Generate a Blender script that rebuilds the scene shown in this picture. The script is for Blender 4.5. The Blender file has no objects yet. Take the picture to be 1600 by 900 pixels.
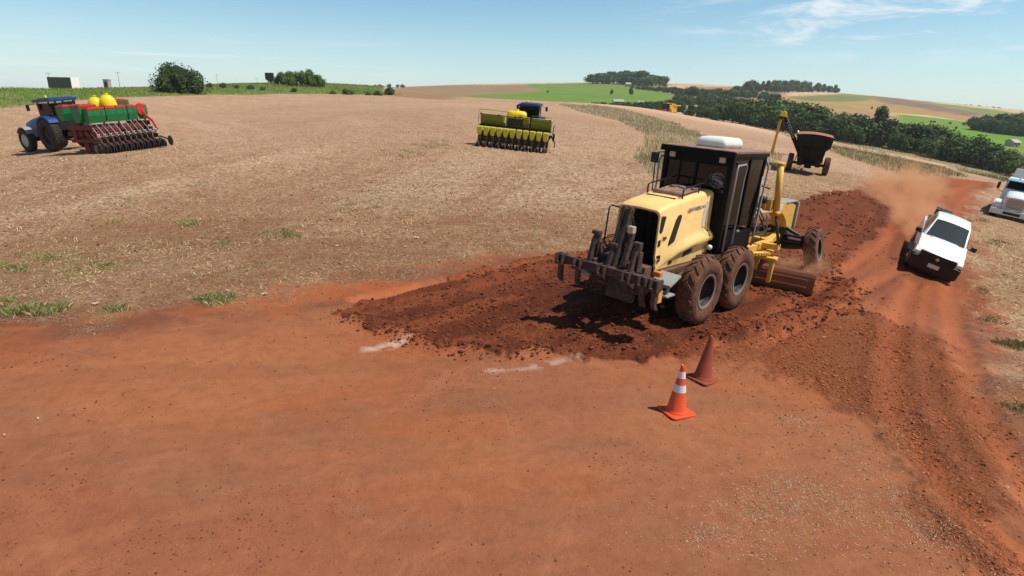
import bpy, bmesh, math, random
import numpy as np
from mathutils import Vector, Matrix, Quaternion
R = math.radians
random.seed(7); rng = np.random.default_rng(11)
sc = bpy.context.scene
COL = sc.collection

# ------------------------------------------------------------------ camera
F_PX, PITCH, ROLL, CAM_H = 933.9, .296, .026, 4.213      # photo is 1600 x 900
cam_d = bpy.data.cameras.new('camera'); cam = bpy.data.objects.new('camera', cam_d); COL.objects.link(cam)
cam_d.sensor_width = 36; cam_d.lens = 36*F_PX/1600
cam_d.clip_start = .1; cam_d.clip_end = 20000
cam.matrix_world = Matrix.Translation((0, 0, CAM_H)) @ Matrix.Rotation(math.pi/2-PITCH, 4, 'X') @ Matrix.Rotation(ROLL, 4, 'Z')
sc.camera = cam

# ------------------------------------------------------------------ sky, sun, exposure
SUN_EL, SUN_AZ = R(61), R(100)        # azimuth clockwise from +Y: the sun stands to the right
w = bpy.data.worlds.new('World'); sc.world = w; w.use_nodes = True
nt = w.node_tree; nd = nt.nodes; lk = nt.links; nd.clear()
sky = nd.new('ShaderNodeTexSky'); sky.sky_type = 'NISHITA'; sky.sun_disc = False
sky.sun_elevation = SUN_EL; sky.sun_rotation = SUN_AZ; sky.altitude = 600
sky.air_density = 1.0; sky.dust_density = .6; sky.ozone_density = 2.2
tc = nd.new('ShaderNodeTexCoord')
def wmap(sc_, rot=(0, 0, 0)):
    m = nd.new('ShaderNodeMapping'); m.inputs['Scale'].default_value = sc_; m.inputs['Rotation'].default_value = rot
    lk.new(tc.outputs['Generated'], m.inputs[0]); return m
def wnoise(m, s, det, rough=.6, dist=0):
    n = nd.new('ShaderNodeTexNoise'); n.inputs['Scale'].default_value = s; n.inputs['Detail'].default_value = det
    n.inputs['Roughness'].default_value = rough; n.inputs['Distortion'].default_value = dist; lk.new(m.outputs[0], n.inputs[0]); return n
def wmath(op, a, b=None, c=None, cl=False):
    n = nd.new('ShaderNodeMath'); n.operation = op; n.use_clamp = cl
    for i, v in enumerate((a, b, c)):
        if v is None: continue
        if isinstance(v, (int, float)): n.inputs[i].default_value = v
        else: lk.new(v, n.inputs[i])
    return n.outputs[0]
def wrange(v, a, b):
    n = nd.new('ShaderNodeMapRange'); n.inputs[1].default_value = a; n.inputs[2].default_value = b; n.interpolation_type = 'SMOOTHSTEP'
    lk.new(v, n.inputs[0]); return n.outputs[0]
sep = nd.new('ShaderNodeSeparateXYZ'); lk.new(tc.outputs['Generated'], sep.inputs[0])
fine = wrange(wnoise(wmap((1.0, 3, 9), (0, R(-10), 0)), 4.2, 9, .66, .5).outputs[0], .43, .66)
broad = wrange(wnoise(wmap((1, 1, 5)), 2.2, 3).outputs[0], .42, .62)
# thin cirrus high on the right of the photograph
mr = wmath('MULTIPLY', wrange(sep.outputs[0], .12, .45), wrange(sep.outputs[2], .055, .12))
c1 = wmath('MULTIPLY', wmath('MULTIPLY', fine, mr), 1.0)
st = wrange(wnoise(wmap((1.2, 1.2, 26)), 2.6, 6, .6, .3).outputs[0], .50, .72)
ml = wmath('MULTIPLY', wrange(wmath('MULTIPLY', sep.outputs[0], -1), .05, .45), wmath('SUBTRACT', 1, wrange(sep.outputs[2], .04, .11)))
c2 = wmath('MULTIPLY', wmath('MULTIPLY', st, ml), .7)
veil = wmath('MULTIPLY', wmath('SUBTRACT', 1, wrange(sep.outputs[2], .0, .16)), .38)
cl = wmath('ADD', wmath('ADD', c1, c2), veil, None, True)
tint = nd.new('ShaderNodeMixRGB'); tint.blend_type = 'MULTIPLY'; tint.inputs[0].default_value = 1; tint.inputs[2].default_value = (1.12, 1.38, 1.36, 1); lk.new(sky.outputs[0], tint.inputs[1])
mixc = nd.new('ShaderNodeMixRGB'); lk.new(cl, mixc.inputs[0]); lk.new(tint.outputs[0], mixc.inputs[1])
mixc.inputs[2].default_value = (8.8, 9.6, 10.2, 1)
deep = wmath('SUBTRACT', 1, wmath('MULTIPLY', wrange(sep.outputs[2], .18, .75), .60)); dm = nd.new('ShaderNodeMixRGB'); dm.blend_type = 'MULTIPLY'; dm.inputs[0].default_value = 1   # overhead sky dimmed so ambient fill drops and shadows deepen
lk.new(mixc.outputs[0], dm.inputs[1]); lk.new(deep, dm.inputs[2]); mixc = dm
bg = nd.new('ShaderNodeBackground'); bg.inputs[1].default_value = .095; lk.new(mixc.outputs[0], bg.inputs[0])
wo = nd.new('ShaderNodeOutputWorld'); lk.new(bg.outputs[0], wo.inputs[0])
sl = bpy.data.lights.new('sun', 'SUN'); sl.energy = 5.0; sl.angle = R(.53); sl.color = (1, .95, .87)
so = bpy.data.objects.new('sun', sl); COL.objects.link(so)
SUN = Vector((math.sin(SUN_AZ)*math.cos(SUN_EL), math.cos(SUN_AZ)*math.cos(SUN_EL), math.sin(SUN_EL)))
so.rotation_euler = SUN.to_track_quat('Z', 'Y').to_euler(); so.location = (0, 0, 60)
sc.view_settings.view_transform = 'Standard'; sc.view_settings.look = 'None'
sc.view_settings.exposure = 0; sc.view_settings.gamma = 1
sc.render.film_transparent = False
sc.cycles.max_bounces = 5; sc.cycles.diffuse_bounces = 2; sc.cycles.glossy_bounces = 2; sc.cycles.transmission_bounces = 3
sc.cycles.transparent_max_bounces = 6; sc.cycles.volume_bounces = 1; sc.cycles.caustics_reflective = False; sc.cycles.caustics_refractive = False
sc.cycles.volume_step_rate = 4; sc.cycles.volume_max_steps = 48

# ------------------------------------------------------------------ helpers
def tag(o, label=None, cat=None, group=None, kind=None):
    if label: o['label'] = label
    if cat: o['category'] = cat
    if group: o['group'] = group
    if kind: o['kind'] = kind
    return o
def thing(name, label, cat, group=None):
    o = bpy.data.objects.new(name, None); COL.objects.link(o); o.empty_display_size = .3
    return tag(o, label, cat, group)
def kids(o): return [c for c in ALL if c.parent == o]
def copy_tree(o, parent=None, label=None):
    c = o.copy(); COL.objects.link(c); c.parent = parent
    if parent is None and label: c['label'] = label
    for ch in list(o.children): copy_tree(ch, c)
    return c

class MB:
    """collects shapes in one mesh"""
    def __init__(s): s.v = []; s.f = []; s.m = []; s.k = 0; s.M = None; s.sm = []; s.smooth = False
    def add(s, vs, fs):
        b = len(s.v)
        for p in vs:
            p = Vector(p)
            if s.M is not None: p = s.M @ p
            s.v.append(tuple(p))
        for f in fs: s.f.append([b+i for i in f]); s.m.append(s.k); s.sm.append(s.smooth)
    def box(s, c, d, rot=None):
        c = Vector(c); h = Vector(d)/2; vs = []
        for i in range(8):
            p = Vector(((1 if i & 1 else -1)*h.x, (1 if i & 2 else -1)*h.y, (1 if i & 4 else -1)*h.z))
            if rot is not None: p = rot @ p
            vs.append(c+p)
        s.add(vs, [(0, 2, 3, 1), (4, 5, 7, 6), (0, 1, 5, 4), (2, 6, 7, 3), (0, 4, 6, 2), (1, 3, 7, 5)])
    def bar(s, a, b, w, h=None, up=(0, 0, 1)):
        a = Vector(a); b = Vector(b); h = h or w; d = (b-a).normalized(); u = Vector(up)
        if abs(d.dot(u)) > .98: u = Vector((1, 0, 0))
        x = d.cross(u).normalized(); z = x.cross(d)
        vs = [p+x*sx*w/2+z*sz*h/2 for p in (a, b) for sx, sz in ((-1, -1), (1, -1), (1, 1), (-1, 1))]
        s.add(vs, [(3, 2, 1, 0), (4, 5, 6, 7), (0, 1, 5, 4), (1, 2, 6, 5), (2, 3, 7, 6), (3, 0, 4, 7)])
    def cyl(s, a, b, r, r2=None, n=12, caps=True):
        s.tube([a, b], [r, r if r2 is None else r2], n, caps)
    def tube(s, path, r, n=8, caps=True):
        path = [Vector(p) for p in path]; m = len(path)
        rs = r if isinstance(r, (list, tuple)) else [r]*m
        vs = []; prev = None
        for i, p in enumerate(path):
            d = (path[min(i+1, m-1)]-path[max(i-1, 0)]).normalized()
            if prev is None:
                u = Vector((0, 0, 1)) if abs(d.z) < .9 else Vector((1, 0, 0)); x = d.cross(u).normalized()
            else: x = (prev-d*prev.dot(d)).normalized()
            prev = x; y = d.cross(x)
            for k in range(n):
                a = 2*math.pi*k/n; vs.append(p+(x*math.cos(a)+y*math.sin(a))*rs[i])
        fs = [(i*n+k, i*n+(k+1) % n, (i+1)*n+(k+1) % n, (i+1)*n+k) for i in range(m-1) for k in range(n)]
        o = s.smooth; s.smooth = True; b = len(s.v); s.add(vs, fs); s.smooth = o
        if caps:
            for f in ([list(range(n))[::-1], [(m-1)*n+k for k in range(n)]]):
                s.f.append([b+i for i in f]); s.m.append(s.k); s.sm.append(False)
    def lathe(s, prof, c=(0, 0, 0), axis='Z', n=24):
        """prof: (radius, along-axis)"""
        vs = []; c = Vector(c)
        for r, h in prof:
            for k in range(n):
                a = 2*math.pi*k/n; x, y = r*math.cos(a), r*math.sin(a)
                p = Vector((x, y, h)) if axis == 'Z' else Vector((x, h, y)) if axis == 'Y' else Vector((h, x, y))
                vs.append(c+p)
        m = len(prof)
        fs = [(i*n+k, i*n+(k+1) % n, (i+1)*n+(k+1) % n, (i+1)*n+k) for i in range(m-1) for k in range(n)]
        o = s.smooth; s.smooth = True; s.add(vs, fs); s.smooth = o
    def prism(s, pts, y0, y1, axis='Y'):
        """outline pts (u,v) pushed along an axis"""
        n = len(pts); vs = []
        for t in (y0, y1):
            for u, v in pts: vs.append({'Y': (u, t, v), 'X': (t, u, v), 'Z': (u, v, t)}[axis])
        s.add(vs, [list(range(n)), list(range(n, 2*n))[::-1]]+[(i, i+n, (i+1) % n+n, (i+1) % n) for i in range(n)])
    def loft(s, rings, caps=True, closed=True):
        n = len(rings[0]); vs = [p for r in rings for p in r]; kk = n if closed else n-1
        s.add(vs, [(i*n+k, i*n+(k+1) % n, (i+1)*n+(k+1) % n, (i+1)*n+k) for i in range(len(rings)-1) for k in range(kk)])
        if caps:
            b = len(s.v)-len(vs)
            for f in ([list(range(n))[::-1], [(len(rings)-1)*n+k for k in range(n)]]):
                s.f.append([b+i for i in f]); s.m.append(s.k); s.sm.append(s.smooth)
    def mesh(s, name, mats):
        me = bpy.data.meshes.new(name); me.from_pydata(s.v, [], s.f)
        for m in (mats if isinstance(mats, (list, tuple)) else [mats]): me.materials.append(m)
        me.polygons.foreach_set('material_index', s.m); me.polygons.foreach_set('use_smooth', s.sm)
        bm = bmesh.new(); bm.from_mesh(me); bmesh.ops.recalc_face_normals(bm, faces=bm.faces); bm.to_mesh(me); bm.free()
        me.update(); return me
    def build(s, name, mats, parent=None, bevel=0, loc=None, rot=None, seg=2):
        o = bpy.data.objects.new(name, s.mesh(name, mats)); COL.objects.link(o); o.parent = parent
        if bevel:
            b = o.modifiers.new('bevel', 'BEVEL'); b.width = bevel; b.segments = seg; b.limit_method = 'ANGLE'; b.angle_limit = R(38)
            b.harden_normals = False
        if loc is not None: o.location = loc
        if rot is not None: o.rotation_euler = rot
        return o

def mat(name, rgb, rough=.6, metal=0, var=.25, dust=0, dustc=(.30, .12, .055), scale=3, spec=.4, zfade=None, bump=0, coat=0, speck=0):
    """painted / metal / rubber surface with uneven tone and a cover of field dust (patchy, thicker low down)"""
    m = bpy.data.materials.new(name); m.use_nodes = True; n = m.node_tree.nodes; l = m.node_tree.links
    p = n['Principled BSDF']; p.inputs['Roughness'].default_value = rough; p.inputs['Metallic'].default_value = metal
    p.inputs['Specular IOR Level'].default_value = spec; p.inputs['Coat Weight'].default_value = coat; p.inputs['Coat Roughness'].default_value = .1
    t = n.new('ShaderNodeTexCoord')
    a = n.new('ShaderNodeTexNoise'); a.inputs['Scale'].default_value = scale; a.inputs['Detail'].default_value = 6; a.inputs['Roughness'].default_value = .65
    l.new(t.outputs['Object'], a.inputs[0])
    mx = n.new('ShaderNodeMixRGB'); mx.inputs[1].default_value = tuple(c*(1-var) for c in rgb)+(1,); mx.inputs[2].default_value = tuple(min(1, c*(1+var*.6)) for c in rgb)+(1,)
    l.new(a.outputs[0], mx.inputs[0]); out = mx.outputs[0]
    if dust:
        b = n.new('ShaderNodeTexNoise'); b.inputs['Scale'].default_value = scale*1.7; b.inputs['Detail'].default_value = 8; b.inputs['Roughness'].default_value = .7
        l.new(t.outputs['Object'], b.inputs[0])
        mr = n.new('ShaderNodeMapRange'); mr.inputs[1].default_value = .62-.42*dust; mr.inputs[2].default_value = .80-.25*dust; mr.inputs[4].default_value = min(1, .35+dust*.7)
        l.new(b.outputs[0], mr.inputs[0]); fac = mr.outputs[0]
        if zfade:
            sp = n.new('ShaderNodeSeparateXYZ'); l.new(t.outputs['Object'], sp.inputs[0])
            zr = n.new('ShaderNodeMapRange'); zr.inputs[1].default_value = zfade[1]; zr.inputs[2].default_value = zfade[0]; zr.inputs[3].default_value = .12
            l.new(sp.outputs[2], zr.inputs[0]); mu = n.new('ShaderNodeMath'); mu.operation = 'MULTIPLY'; l.new(fac, mu.inputs[0]); l.new(zr.outputs[0], mu.inputs[1]); fac = mu.outputs[0]
        m2 = n.new('ShaderNodeMixRGB'); l.new(fac, m2.inputs[0]); l.new(out, m2.inputs[1]); m2.inputs[2].default_value = dustc+(1,); out = m2.outputs[0]
        rr = n.new('ShaderNodeMapRange'); rr.inputs[3].default_value = rough; rr.inputs[4].default_value = .95; l.new(fac, rr.inputs[0]); l.new(rr.outputs[0], p.inputs['Roughness'])
    l.new(out, p.inputs['Base Color'])
    if bump:
        bn = n.new('ShaderNodeBump'); bn.inputs['Strength'].default_value = bump; bn.inputs['Distance'].default_value = .02
        c = n.new('ShaderNodeTexNoise'); c.inputs['Scale'].default_value = scale*8; c.inputs['Detail'].default_value = 5; l.new(t.outputs['Object'], c.inputs[0])
        l.new(c.outputs[0], bn.inputs['Height']); l.new(bn.outputs[0], p.inputs['Normal'])
    return m
def glass(name, tint=(.12, .13, .13), dens=.75, rough=.05, spec=.35):
    m = bpy.data.materials.new(name); m.use_nodes = True; n = m.node_tree.nodes; l = m.node_tree.links
    p = n['Principled BSDF']; p.inputs['Base Color'].default_value = tuple(c*.12 for c in tint)+(1,); p.inputs['Roughness'].default_value = rough
    p.inputs['Specular IOR Level'].default_value = spec
    tr = n.new('ShaderNodeBsdfTransparent'); tr.inputs[0].default_value = tuple(min(1, c*4) for c in tint)+(1,)
    mx = n.new('ShaderNodeMixShader'); mx.inputs[0].default_value = dens; l.new(tr.outputs[0], mx.inputs[1]); l.new(p.outputs[0], mx.inputs[2])
    l.new(mx.outputs[0], n['Material Output'].inputs[0]); return m
# ------------------------------------------------------------------ ground: one height field from surveyed points
def ray(px, py):
    X = px-800; Y = 450-py; cr, sr = math.cos(ROLL), math.sin(ROLL)
    a, b = (X*cr-Y*sr)/F_PX, (X*sr+Y*cr)/F_PX
    c, s = math.cos(PITCH), math.sin(PITCH)
    return np.array([a, c+b*s, -s+b*c])
def at(px, py, Y):
    d = ray(px, py); return np.array([0, 0, CAM_H])+d*(Y/d[1])
CTRL = [  # (pixel, pixel, distance ahead)
 (120,395,18.5),(0,250,38),(27,236,40),(70,238,38),(165,246,33),(268,232,37),(500,300,27),(300,220,55),(500,200,60),(300,175,90),(600,170,85),(0,171,62),(0,150,76),(0,154,150),
 (100,156,80),(100,143,92),(100,147,200),(245,150,112),(245,139,128),(400,147,140),(400,137,155),(500,146,150),(500,139,165),(600,148,155),(600,146,175),(700,153,150),(800,160,120),
 (750,228,44),(850,238,44),(1010,252,34),(940,200,60),(880,166,120),(960,170,150),(1000,168,200),(1042,180,240),(1100,190,170),(1150,215,90),(1060,215,60),
 (1200,272,39),(1240,270,48),(1285,273,48),(1340,297,42),(1400,300,44),(1450,283,56),(1545,287,58),(1600,300,52),(1565,346,37.5),(1600,432,19.6),(1415,414,19.6),(1492,440,19.0),(1600,355,36.5),(1578,332,42),(1600,318,46),(1540,345,36.5),
 (1100,180,280),(1150,190,260),(1200,200,240),(1300,218,220),(1400,230,210),(1500,250,190),(1600,275,170),
 (1150,197,180),(1250,222,120),(1350,240,110),(1450,262,100),(1560,280,95),
 (620,137,1200),(700,133,1200),(800,132,1000),(930,132,900),(1030,141,800),(1090,150,650),(1100,138,1400),
 (850,158,420),(950,160,420),(1050,168,380),(750,151,420),(700,157,260),(800,170,260),(900,178,260),
 (1180,152,700),(1220,155,600),(1300,150,800),(1320,147,1100),(1400,155,1100),(1500,167,1100),(1600,180,1100),
 (1300,185,420),(1400,190,400),(1500,205,360),(1600,225,320),(1450,180,600),(1560,190,560),
]
G_POSE = dict(x=3.421, y=12.506, z=.204, hd=.822, roll=.043, pitch=-.031)
PTS = [tuple(at(*c)) for c in CTRL]
_c, _s = math.cos(G_POSE['hd']), math.sin(G_POSE['hd'])
for lx, ly in ((-.78, -1.1), (-.78, 1.1), (.78, -1.1), (.78, 1.1), (6.2, -1), (6.2, 1), (-2.6, 0), (3, 0)):
    PTS.append((G_POSE['x']+lx*_c-ly*_s, G_POSE['y']+lx*_s+ly*_c, G_POSE['z']+lx*G_POSE['pitch']+ly*G_POSE['roll']-.05))
PTS += [(x, y, 0) for x, y in ((-4.6, 4.4), (0, 4.5), (5, 4.7), (-9.8, 10.8), (0, 8), (2.4, 7.8), (-5, 11.6), (0, 11.6), (-1, 17), (-8, 18), (-4, 8), (3.5, 6), (6, 6.5), (0, 2), (-3, 2), (3, 2), (-1.5, 1.5), (1.5, 1.5))]
PTS += [(9.4, 9.8, -.08), (9.7, 12.3, -.2), (7, 10, 0), (-30, 2800, -30), (-1500, 2600, -90), (-900, 1100, -22), (-420, 620, -4), (-2200, 1800, -90), (1500, 2800, -60), (2400, 1800, -60), (700, 2900, -10), (-160, 430, 2), (-60, 330, -2), (-20, 260, -1)]
P = np.array(PTS)
def uv(x, y):
    r = np.sqrt(x*x+y*y); return np.stack([np.arctan2(x, y), np.log(np.maximum(r, 1.2))], -1)
def _tps(A, B):
    d2 = ((A[:, None]-B[None])**2).sum(-1); return .5*d2*np.log(d2+1e-12)
_U = uv(P[:, 0], P[:, 1]); _n = len(P)
_K = _tps(_U, _U)+np.eye(_n)*2e-4; _Q = np.c_[np.ones(_n), _U]
_A = np.block([[_K, _Q], [_Q.T, np.zeros((3, 3))]])
_W = np.linalg.solve(_A, np.r_[P[:, 2], 0, 0, 0])
def base_h(x, y):
    x = np.asarray(x, float).ravel(); y = np.asarray(y, float).ravel(); out = np.empty(len(x))
    for i in range(0, len(x), 40000):
        xs, ys = x[i:i+40000], y[i:i+40000]; U = uv(xs, ys)
        lim = R(58); th = U[:, 0].copy(); U[:, 0] = np.clip(th, -lim, lim)
        z = _tps(U, _U) @ _W[:_n]+np.c_[np.ones(len(xs)), U] @ _W[_n:]
        k = np.clip((np.abs(th)-lim)/(math.pi-lim), 0, 1); k = k*k*(3-2*k)
        z = z*(1-k); kk = np.clip((5-np.sqrt(xs**2+ys**2))/2.5, 0, 1); z = z*(1-kk)
        out[i:i+40000] = z
    return out
def hit(px, py, far=2400):
    d = ray(px, py); ts = np.exp(np.linspace(math.log(3), math.log(far), 700))
    p = np.array([0, 0, CAM_H])[None]+d[None]*ts[:, None]
    g = p[:, 2]-base_h(p[:, 0], p[:, 1]); k = np.where(g < 0)[0]
    if len(k) == 0: return p[-1][:2]
    k = k[0]
    if k == 0: return p[0][:2]
    f = g[k-1]/(g[k-1]-g[k]); return (p[k-1]+(p[k]-p[k-1])*f)[:2]
def poly(pts, far=2400): return np.array([hit(px, py, far) for px, py in pts])
def sdf(poly_, x, y):
    """signed distance, positive inside, in metres"""
    d = np.full(len(x), 1e18); ins = np.zeros(len(x), bool); n = len(poly_)
    for i in range(n):
        a = poly_[i]; b = poly_[(i+1) % n]; e = b-a; L = (e*e).sum()+1e-12
        wx, wy = x-a[0], y-a[1]; t = np.clip((wx*e[0]+wy*e[1])/L, 0, 1)
        d = np.minimum(d, (wx-t*e[0])**2+(wy-t*e[1])**2)
        c = (a[1] > y) != (b[1] > y)
        ins ^= c & (x < (b[0]-a[0])*(y-a[1])/((b[1]-a[1]) if abs(b[1]-a[1]) > 1e-12 else 1e-12)+a[0])
    return np.where(ins, 1, -1)*np.sqrt(d)
def ldist(line, x, y):
    d = np.full(len(x), 1e18)
    for a, b in zip(line[:-1], line[1:]):
        e = b-a; L = (e*e).sum()+1e-12; t = np.clip(((x-a[0])*e[0]+(y-a[1])*e[1])/L, 0, 1)
        d = np.minimum(d, (x-a[0]-t*e[0])**2+(y-a[1]-t*e[1])**2)
    return np.sqrt(d)
_perm = rng.random((256, 256))
def vnoise(x, y, s):
    x = x*s; y = y*s; xi = np.floor(x).astype(int); yi = np.floor(y).astype(int); fx, fy = x-xi, y-yi
    fx = fx*fx*(3-2*fx); fy = fy*fy*(3-2*fy); g = lambda i, j: _perm[(xi+i) & 255, (yi+j) & 255]
    return (g(0, 0)*(1-fx)+g(1, 0)*fx)*(1-fy)+(g(0, 1)*(1-fx)+g(1, 1)*fx)*fy
def fbm(x, y, s, o=4, g=.5):
    a = 1; t = 0; v = 0
    for i in range(o): v = v+a*vnoise(x+17.3*i, y-9.1*i, s*2**i); t += a; a *= g
    return v/t
sstep = lambda v, a, b: (lambda t: t*t*(3-2*t))(np.clip((v-a)/(b-a), 0, 1))

# ---- outlines of the surfaces on the ground
Z = {}
Z['road'] = poly([(-60,506),(0,504),(150,498),(250,482),(330,470),(380,476),(450,462),(560,440),(700,415),(800,402),(880,398),(960,390),(1100,370),(1250,316),(1300,302),(1345,290),(1410,282),(1470,277),(1549,285),(1548,291),(1520,308),(1508,350),(1508,385),(1525,440),(1550,480),(1575,540),(1592,600),(1600,640),(1640,700),(1640,900),(-60,900)])
Z['road'] = np.vstack([Z['road'][:-2], [[9, 3], [11, -8], [-16, -8], [-16, 6]]])
Z['loose'] = poly([(528,488),(590,470),(640,462),(700,432),(800,412),(870,398),(990,385),(1130,372),(1250,318),(1345,292),(1385,320),(1395,345),(1330,395),(1300,430),(1338,452),(1330,478),(1240,515),(1130,535),(1090,552),(1000,562),(920,556),(850,548),(800,556),(700,546),(640,520),(590,520)])
Z['gravel'] = poly([(1085,560),(1130,532),(1240,512),(1330,480),(1400,500),(1480,540),(1520,600),(1560,680),(1580,760),(1600,960),(1540,960),(1500,830),(1440,770),(1390,720),(1368,668),(1300,628),(1240,598),(1180,575),(1130,565)])
Z['strip'] = poly([(872,163),(905,175),(960,187),(998,203),(1008,220),(1000,240),(1003,262),(1050,300),(1180,300),(1185,262),(1215,248),(1240,242),(1180,238),(1130,232),(1105,215),(1060,195),(1020,184),(975,172),(940,166)])
Z['strip2'] = poly([(1000,166),(1060,174),(1150,193),(1215,208),(1260,222),(1340,252),(1400,272),(1470,279),(1505,276),(1470,262),(1400,243),(1310,218),(1220,195),(1130,181),(1060,166)])
Z['verge2'] = poly([(1080,176),(1200,201),(1350,231),(1480,258),(1600,292),(1640,300),(1640,250),(1500,236),(1350,207),(1200,183),(1100,170)])
Z['berm'] = poly([(-80,180),(0,170),(120,158),(245,150.5),(330,148),(430,147),(520,147),(600,148.6),(628,148),(600,146.5)]) ; _b = Z['berm']
Z['berm'] = np.vstack([_b, _b[::-1]*1.5])
Z['lime'] = [poly([(570,548),(600,543),(632,533)]), poly([(765,579),(815,577),(865,569),(905,557)])]
Z['darkpatch'] = poly([(640,478),(700,452),(800,428),(880,420),(900,440),(800,470),(720,500),(640,500)])
Z['orange'] = poly([(330,482),(420,462),(530,445),(640,430),(670,440),(640,460),(560,468),(500,478),(430,492),(370,494)])
TR = [poly(l) for l in (
 [(1600,880),(1500,790),(1430,700),(1400,640),(1392,560),(1400,500),(1425,440)],
 [(1640,820),(1560,700),(1520,620),(1490,520),(1484,450)],
 [(1420,412),(1425,360),(1440,330),(1470,305),(1520,290)],
 [(1488,400),(1490,350),(1500,318),(1530,296)],
 [(1160,522),(1250,470),(1320,420),(1390,370),(1410,330),(1400,300)],
 [(1190,540),(1300,490),(1370,440),(1420,410)],
 [(560,470),(700,438),(820,415),(900,400)])]
FIELDS = [  # distant fields: outline, colour
 (poly([(600,149),(620,137),(700,133),(830,132),(860,140),(880,150),(760,150),(700,156)]), (.27,.17,.09)),
 (np.array([at(*q)[:2] for q in ((690,153,380),(745,150,460),(850,141,650),(815,133,960),(925,131.5,1000),(1030,138,860),(1062,150,640),(1075,165,330),(1000,172,225),(950,172,200),(860,172,165),(780,165,165),(690,160,190))]), (.115,.215,.022)),
 (poly([(1050,150),(1070,136),(1190,137),(1230,145),(1180,160),(1120,165)]), (.30,.18,.11)),
 (poly([(1200,158),(1215,150),(1300,150),(1350,147),(1420,156),(1520,170),(1640,190),(1640,208),(1560,200),(1450,180),(1380,178),(1300,172)]), (.34,.22,.08)),
 (poly([(1230,152),(1320,148),(1380,152),(1350,158),(1260,158)]), (.15,.17,.05)),
 (poly([(1365,150),(1400,154),(1480,168),(1540,178),(1520,182),(1440,170),(1370,158)]), (.19,.115,.09)),
 (poly([(1400,154),(1480,163),(1560,172),(1600,180),(1600,186),(1540,178),(1470,165)]), (.15,.22,.045)),
 (poly([(1210,172),(1290,172),(1380,176),(1410,186),(1300,190)]), (.34,.19,.11)),
 (poly([(1400,178),(1480,186),(1560,198),(1640,215),(1640,275),(1550,250),(1480,225),(1400,205)]), (.12,.23,.022)),
]
STRAW = (.60, .405, .26); ROADC = (.33, .096, .037); LOOSEC = (.155, .037, .014); GRAVC = (.29, .092, .036)
ORANGE = (.34, .086, .022); GRASSY = (.30, .235, .13); GREEN = (.10, .15, .03)
def weights(x, y):
    """cover of each kind of ground at points, edges broken up by noise"""
    r = np.sqrt(x*x+y*y); nz = (fbm(x, y, .9, 4, .6)-.5); nz2 = (fbm(x+50, y, 4, 3, .6)-.5)
    W = {}; near = r < 160
    def zone(key, edge, wob, wob2=.15):
        v = np.zeros(len(x)); xs, ys = x[near], y[near]
        d = sdf(Z[key], xs, ys)+nz[near]*wob+nz2[near]*wob2; v[near] = sstep(d, -edge, edge); return v
    W['road'] = zone('road', .75, 2.6, .9); W['loose'] = zone('loose', .07, .7, .4); W['gravel'] = zone('gravel', .3, 1.3, .6); W['track'] = W['road']*(1-W['loose'])*sstep(y+.9*x, 19, 24)*(x > 0)
    W['strip'] = zone('strip', .6, 4, 1); W['strip2'] = zone('strip2', .8, 5, 1); W['orange'] = zone('orange', .3, 1.5, .6)*.8
    d = np.zeros(len(x)); m = r < 420; d[m] = sdf(Z['verge2'], x[m], y[m]); W['verge2'] = sstep(d+nz*6, -2, 2)*(r > 60)*m
    m = r < 1500; b = np.full(len(x), -1e3); b[m] = sdf(Z['berm'], x[m], y[m]); W['berm'] = sstep(b+nz*3, -1.2, 1.2)
    W['lime'] = np.zeros(len(x)); 
    for L in Z['lime']:
        m = r < 25; W['lime'][m] = np.maximum(W['lime'][m], (1-sstep(ldist(L, x[m], y[m])+nz[m]*.35, .0, .22))*sstep(fbm(x[m], y[m], 5, 3, .7), .32, .52))
    return W, r
def detail(x, y, W, r):
    """relief on top of the smooth land"""
    z = np.zeros(len(x)); m = r < 70; xs, ys = x[m], y[m]
    loose = np.maximum(W['loose'][m], W['gravel'][m]*.45); road = W['road'][m]
    big = fbm(xs, ys, 1.6, 5, .62)-.5
    rid = 1-np.abs(2*fbm(xs+9, ys, 3.2, 4, .6)-1)
    q = loose*(big*.12+(rid-.7)*.07+.03)+loose*(BAND(xs, ys)-.5)*.12
    q = q*(1-.6*sstep(ys, 16.5, 20)); q += (1-road)*(fbm(xs, ys, 3, 4, .6)-.5)*.10
    q += road*(1-loose)*(fbm(xs, ys, .5, 3)-.5)*.05
    # windrow thrown up along the right of the cut
    wr = ldist(WIND, xs, ys); q += np.exp(-(wr/.33)**2)*(.16+.16*(fbm(xs, ys, 3, 3)-.5))*W['loose'][m]**.3
    wr = ldist(WIND2, xs, ys); q += np.exp(-(wr/.5)**2)*(.10+.14*(fbm(xs, ys, 2, 3)-.5))
    wr = ldist(WIND3, xs, ys); q += np.exp(-(wr/.22)**2)*(.09+.1*(fbm(xs, ys, 4, 3)-.5))
    q += W['track'][m]*((fbm(xs*.35+ys*.0, ys*.35, 9, 2)-.5)*.02+(RUT(xs, ys)-.5)*.10)
    for T in TR:
        d = ldist(T, xs, ys)+(fbm(xs, ys, 1, 2)-.5)*.2
        q += -np.exp(-(d/.17)**2)*.05+np.exp(-((d-.33)/.12)**2)*.035
    z[m] = q*np.clip((r[m]-2)/2, 0, 1)*np.clip((70-r[m])/30, 0, 1)
    # long swells of the stubble rows
    return z
def BAND(x, y):
    c_, s_ = math.cos(G_POSE['hd']-.05), math.sin(G_POSE['hd']-.05); return fbm((x*c_+y*s_)*.13+7, (-x*s_+y*c_)*1.0, 1.5, 4, .6)
def RUT(x, y):
    c_, s_ = math.cos(R(52)), math.sin(R(52)); return fbm((x*c_+y*s_)*.06+3, (-x*s_+y*c_)*1.0, 1.3, 4, .6)
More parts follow.
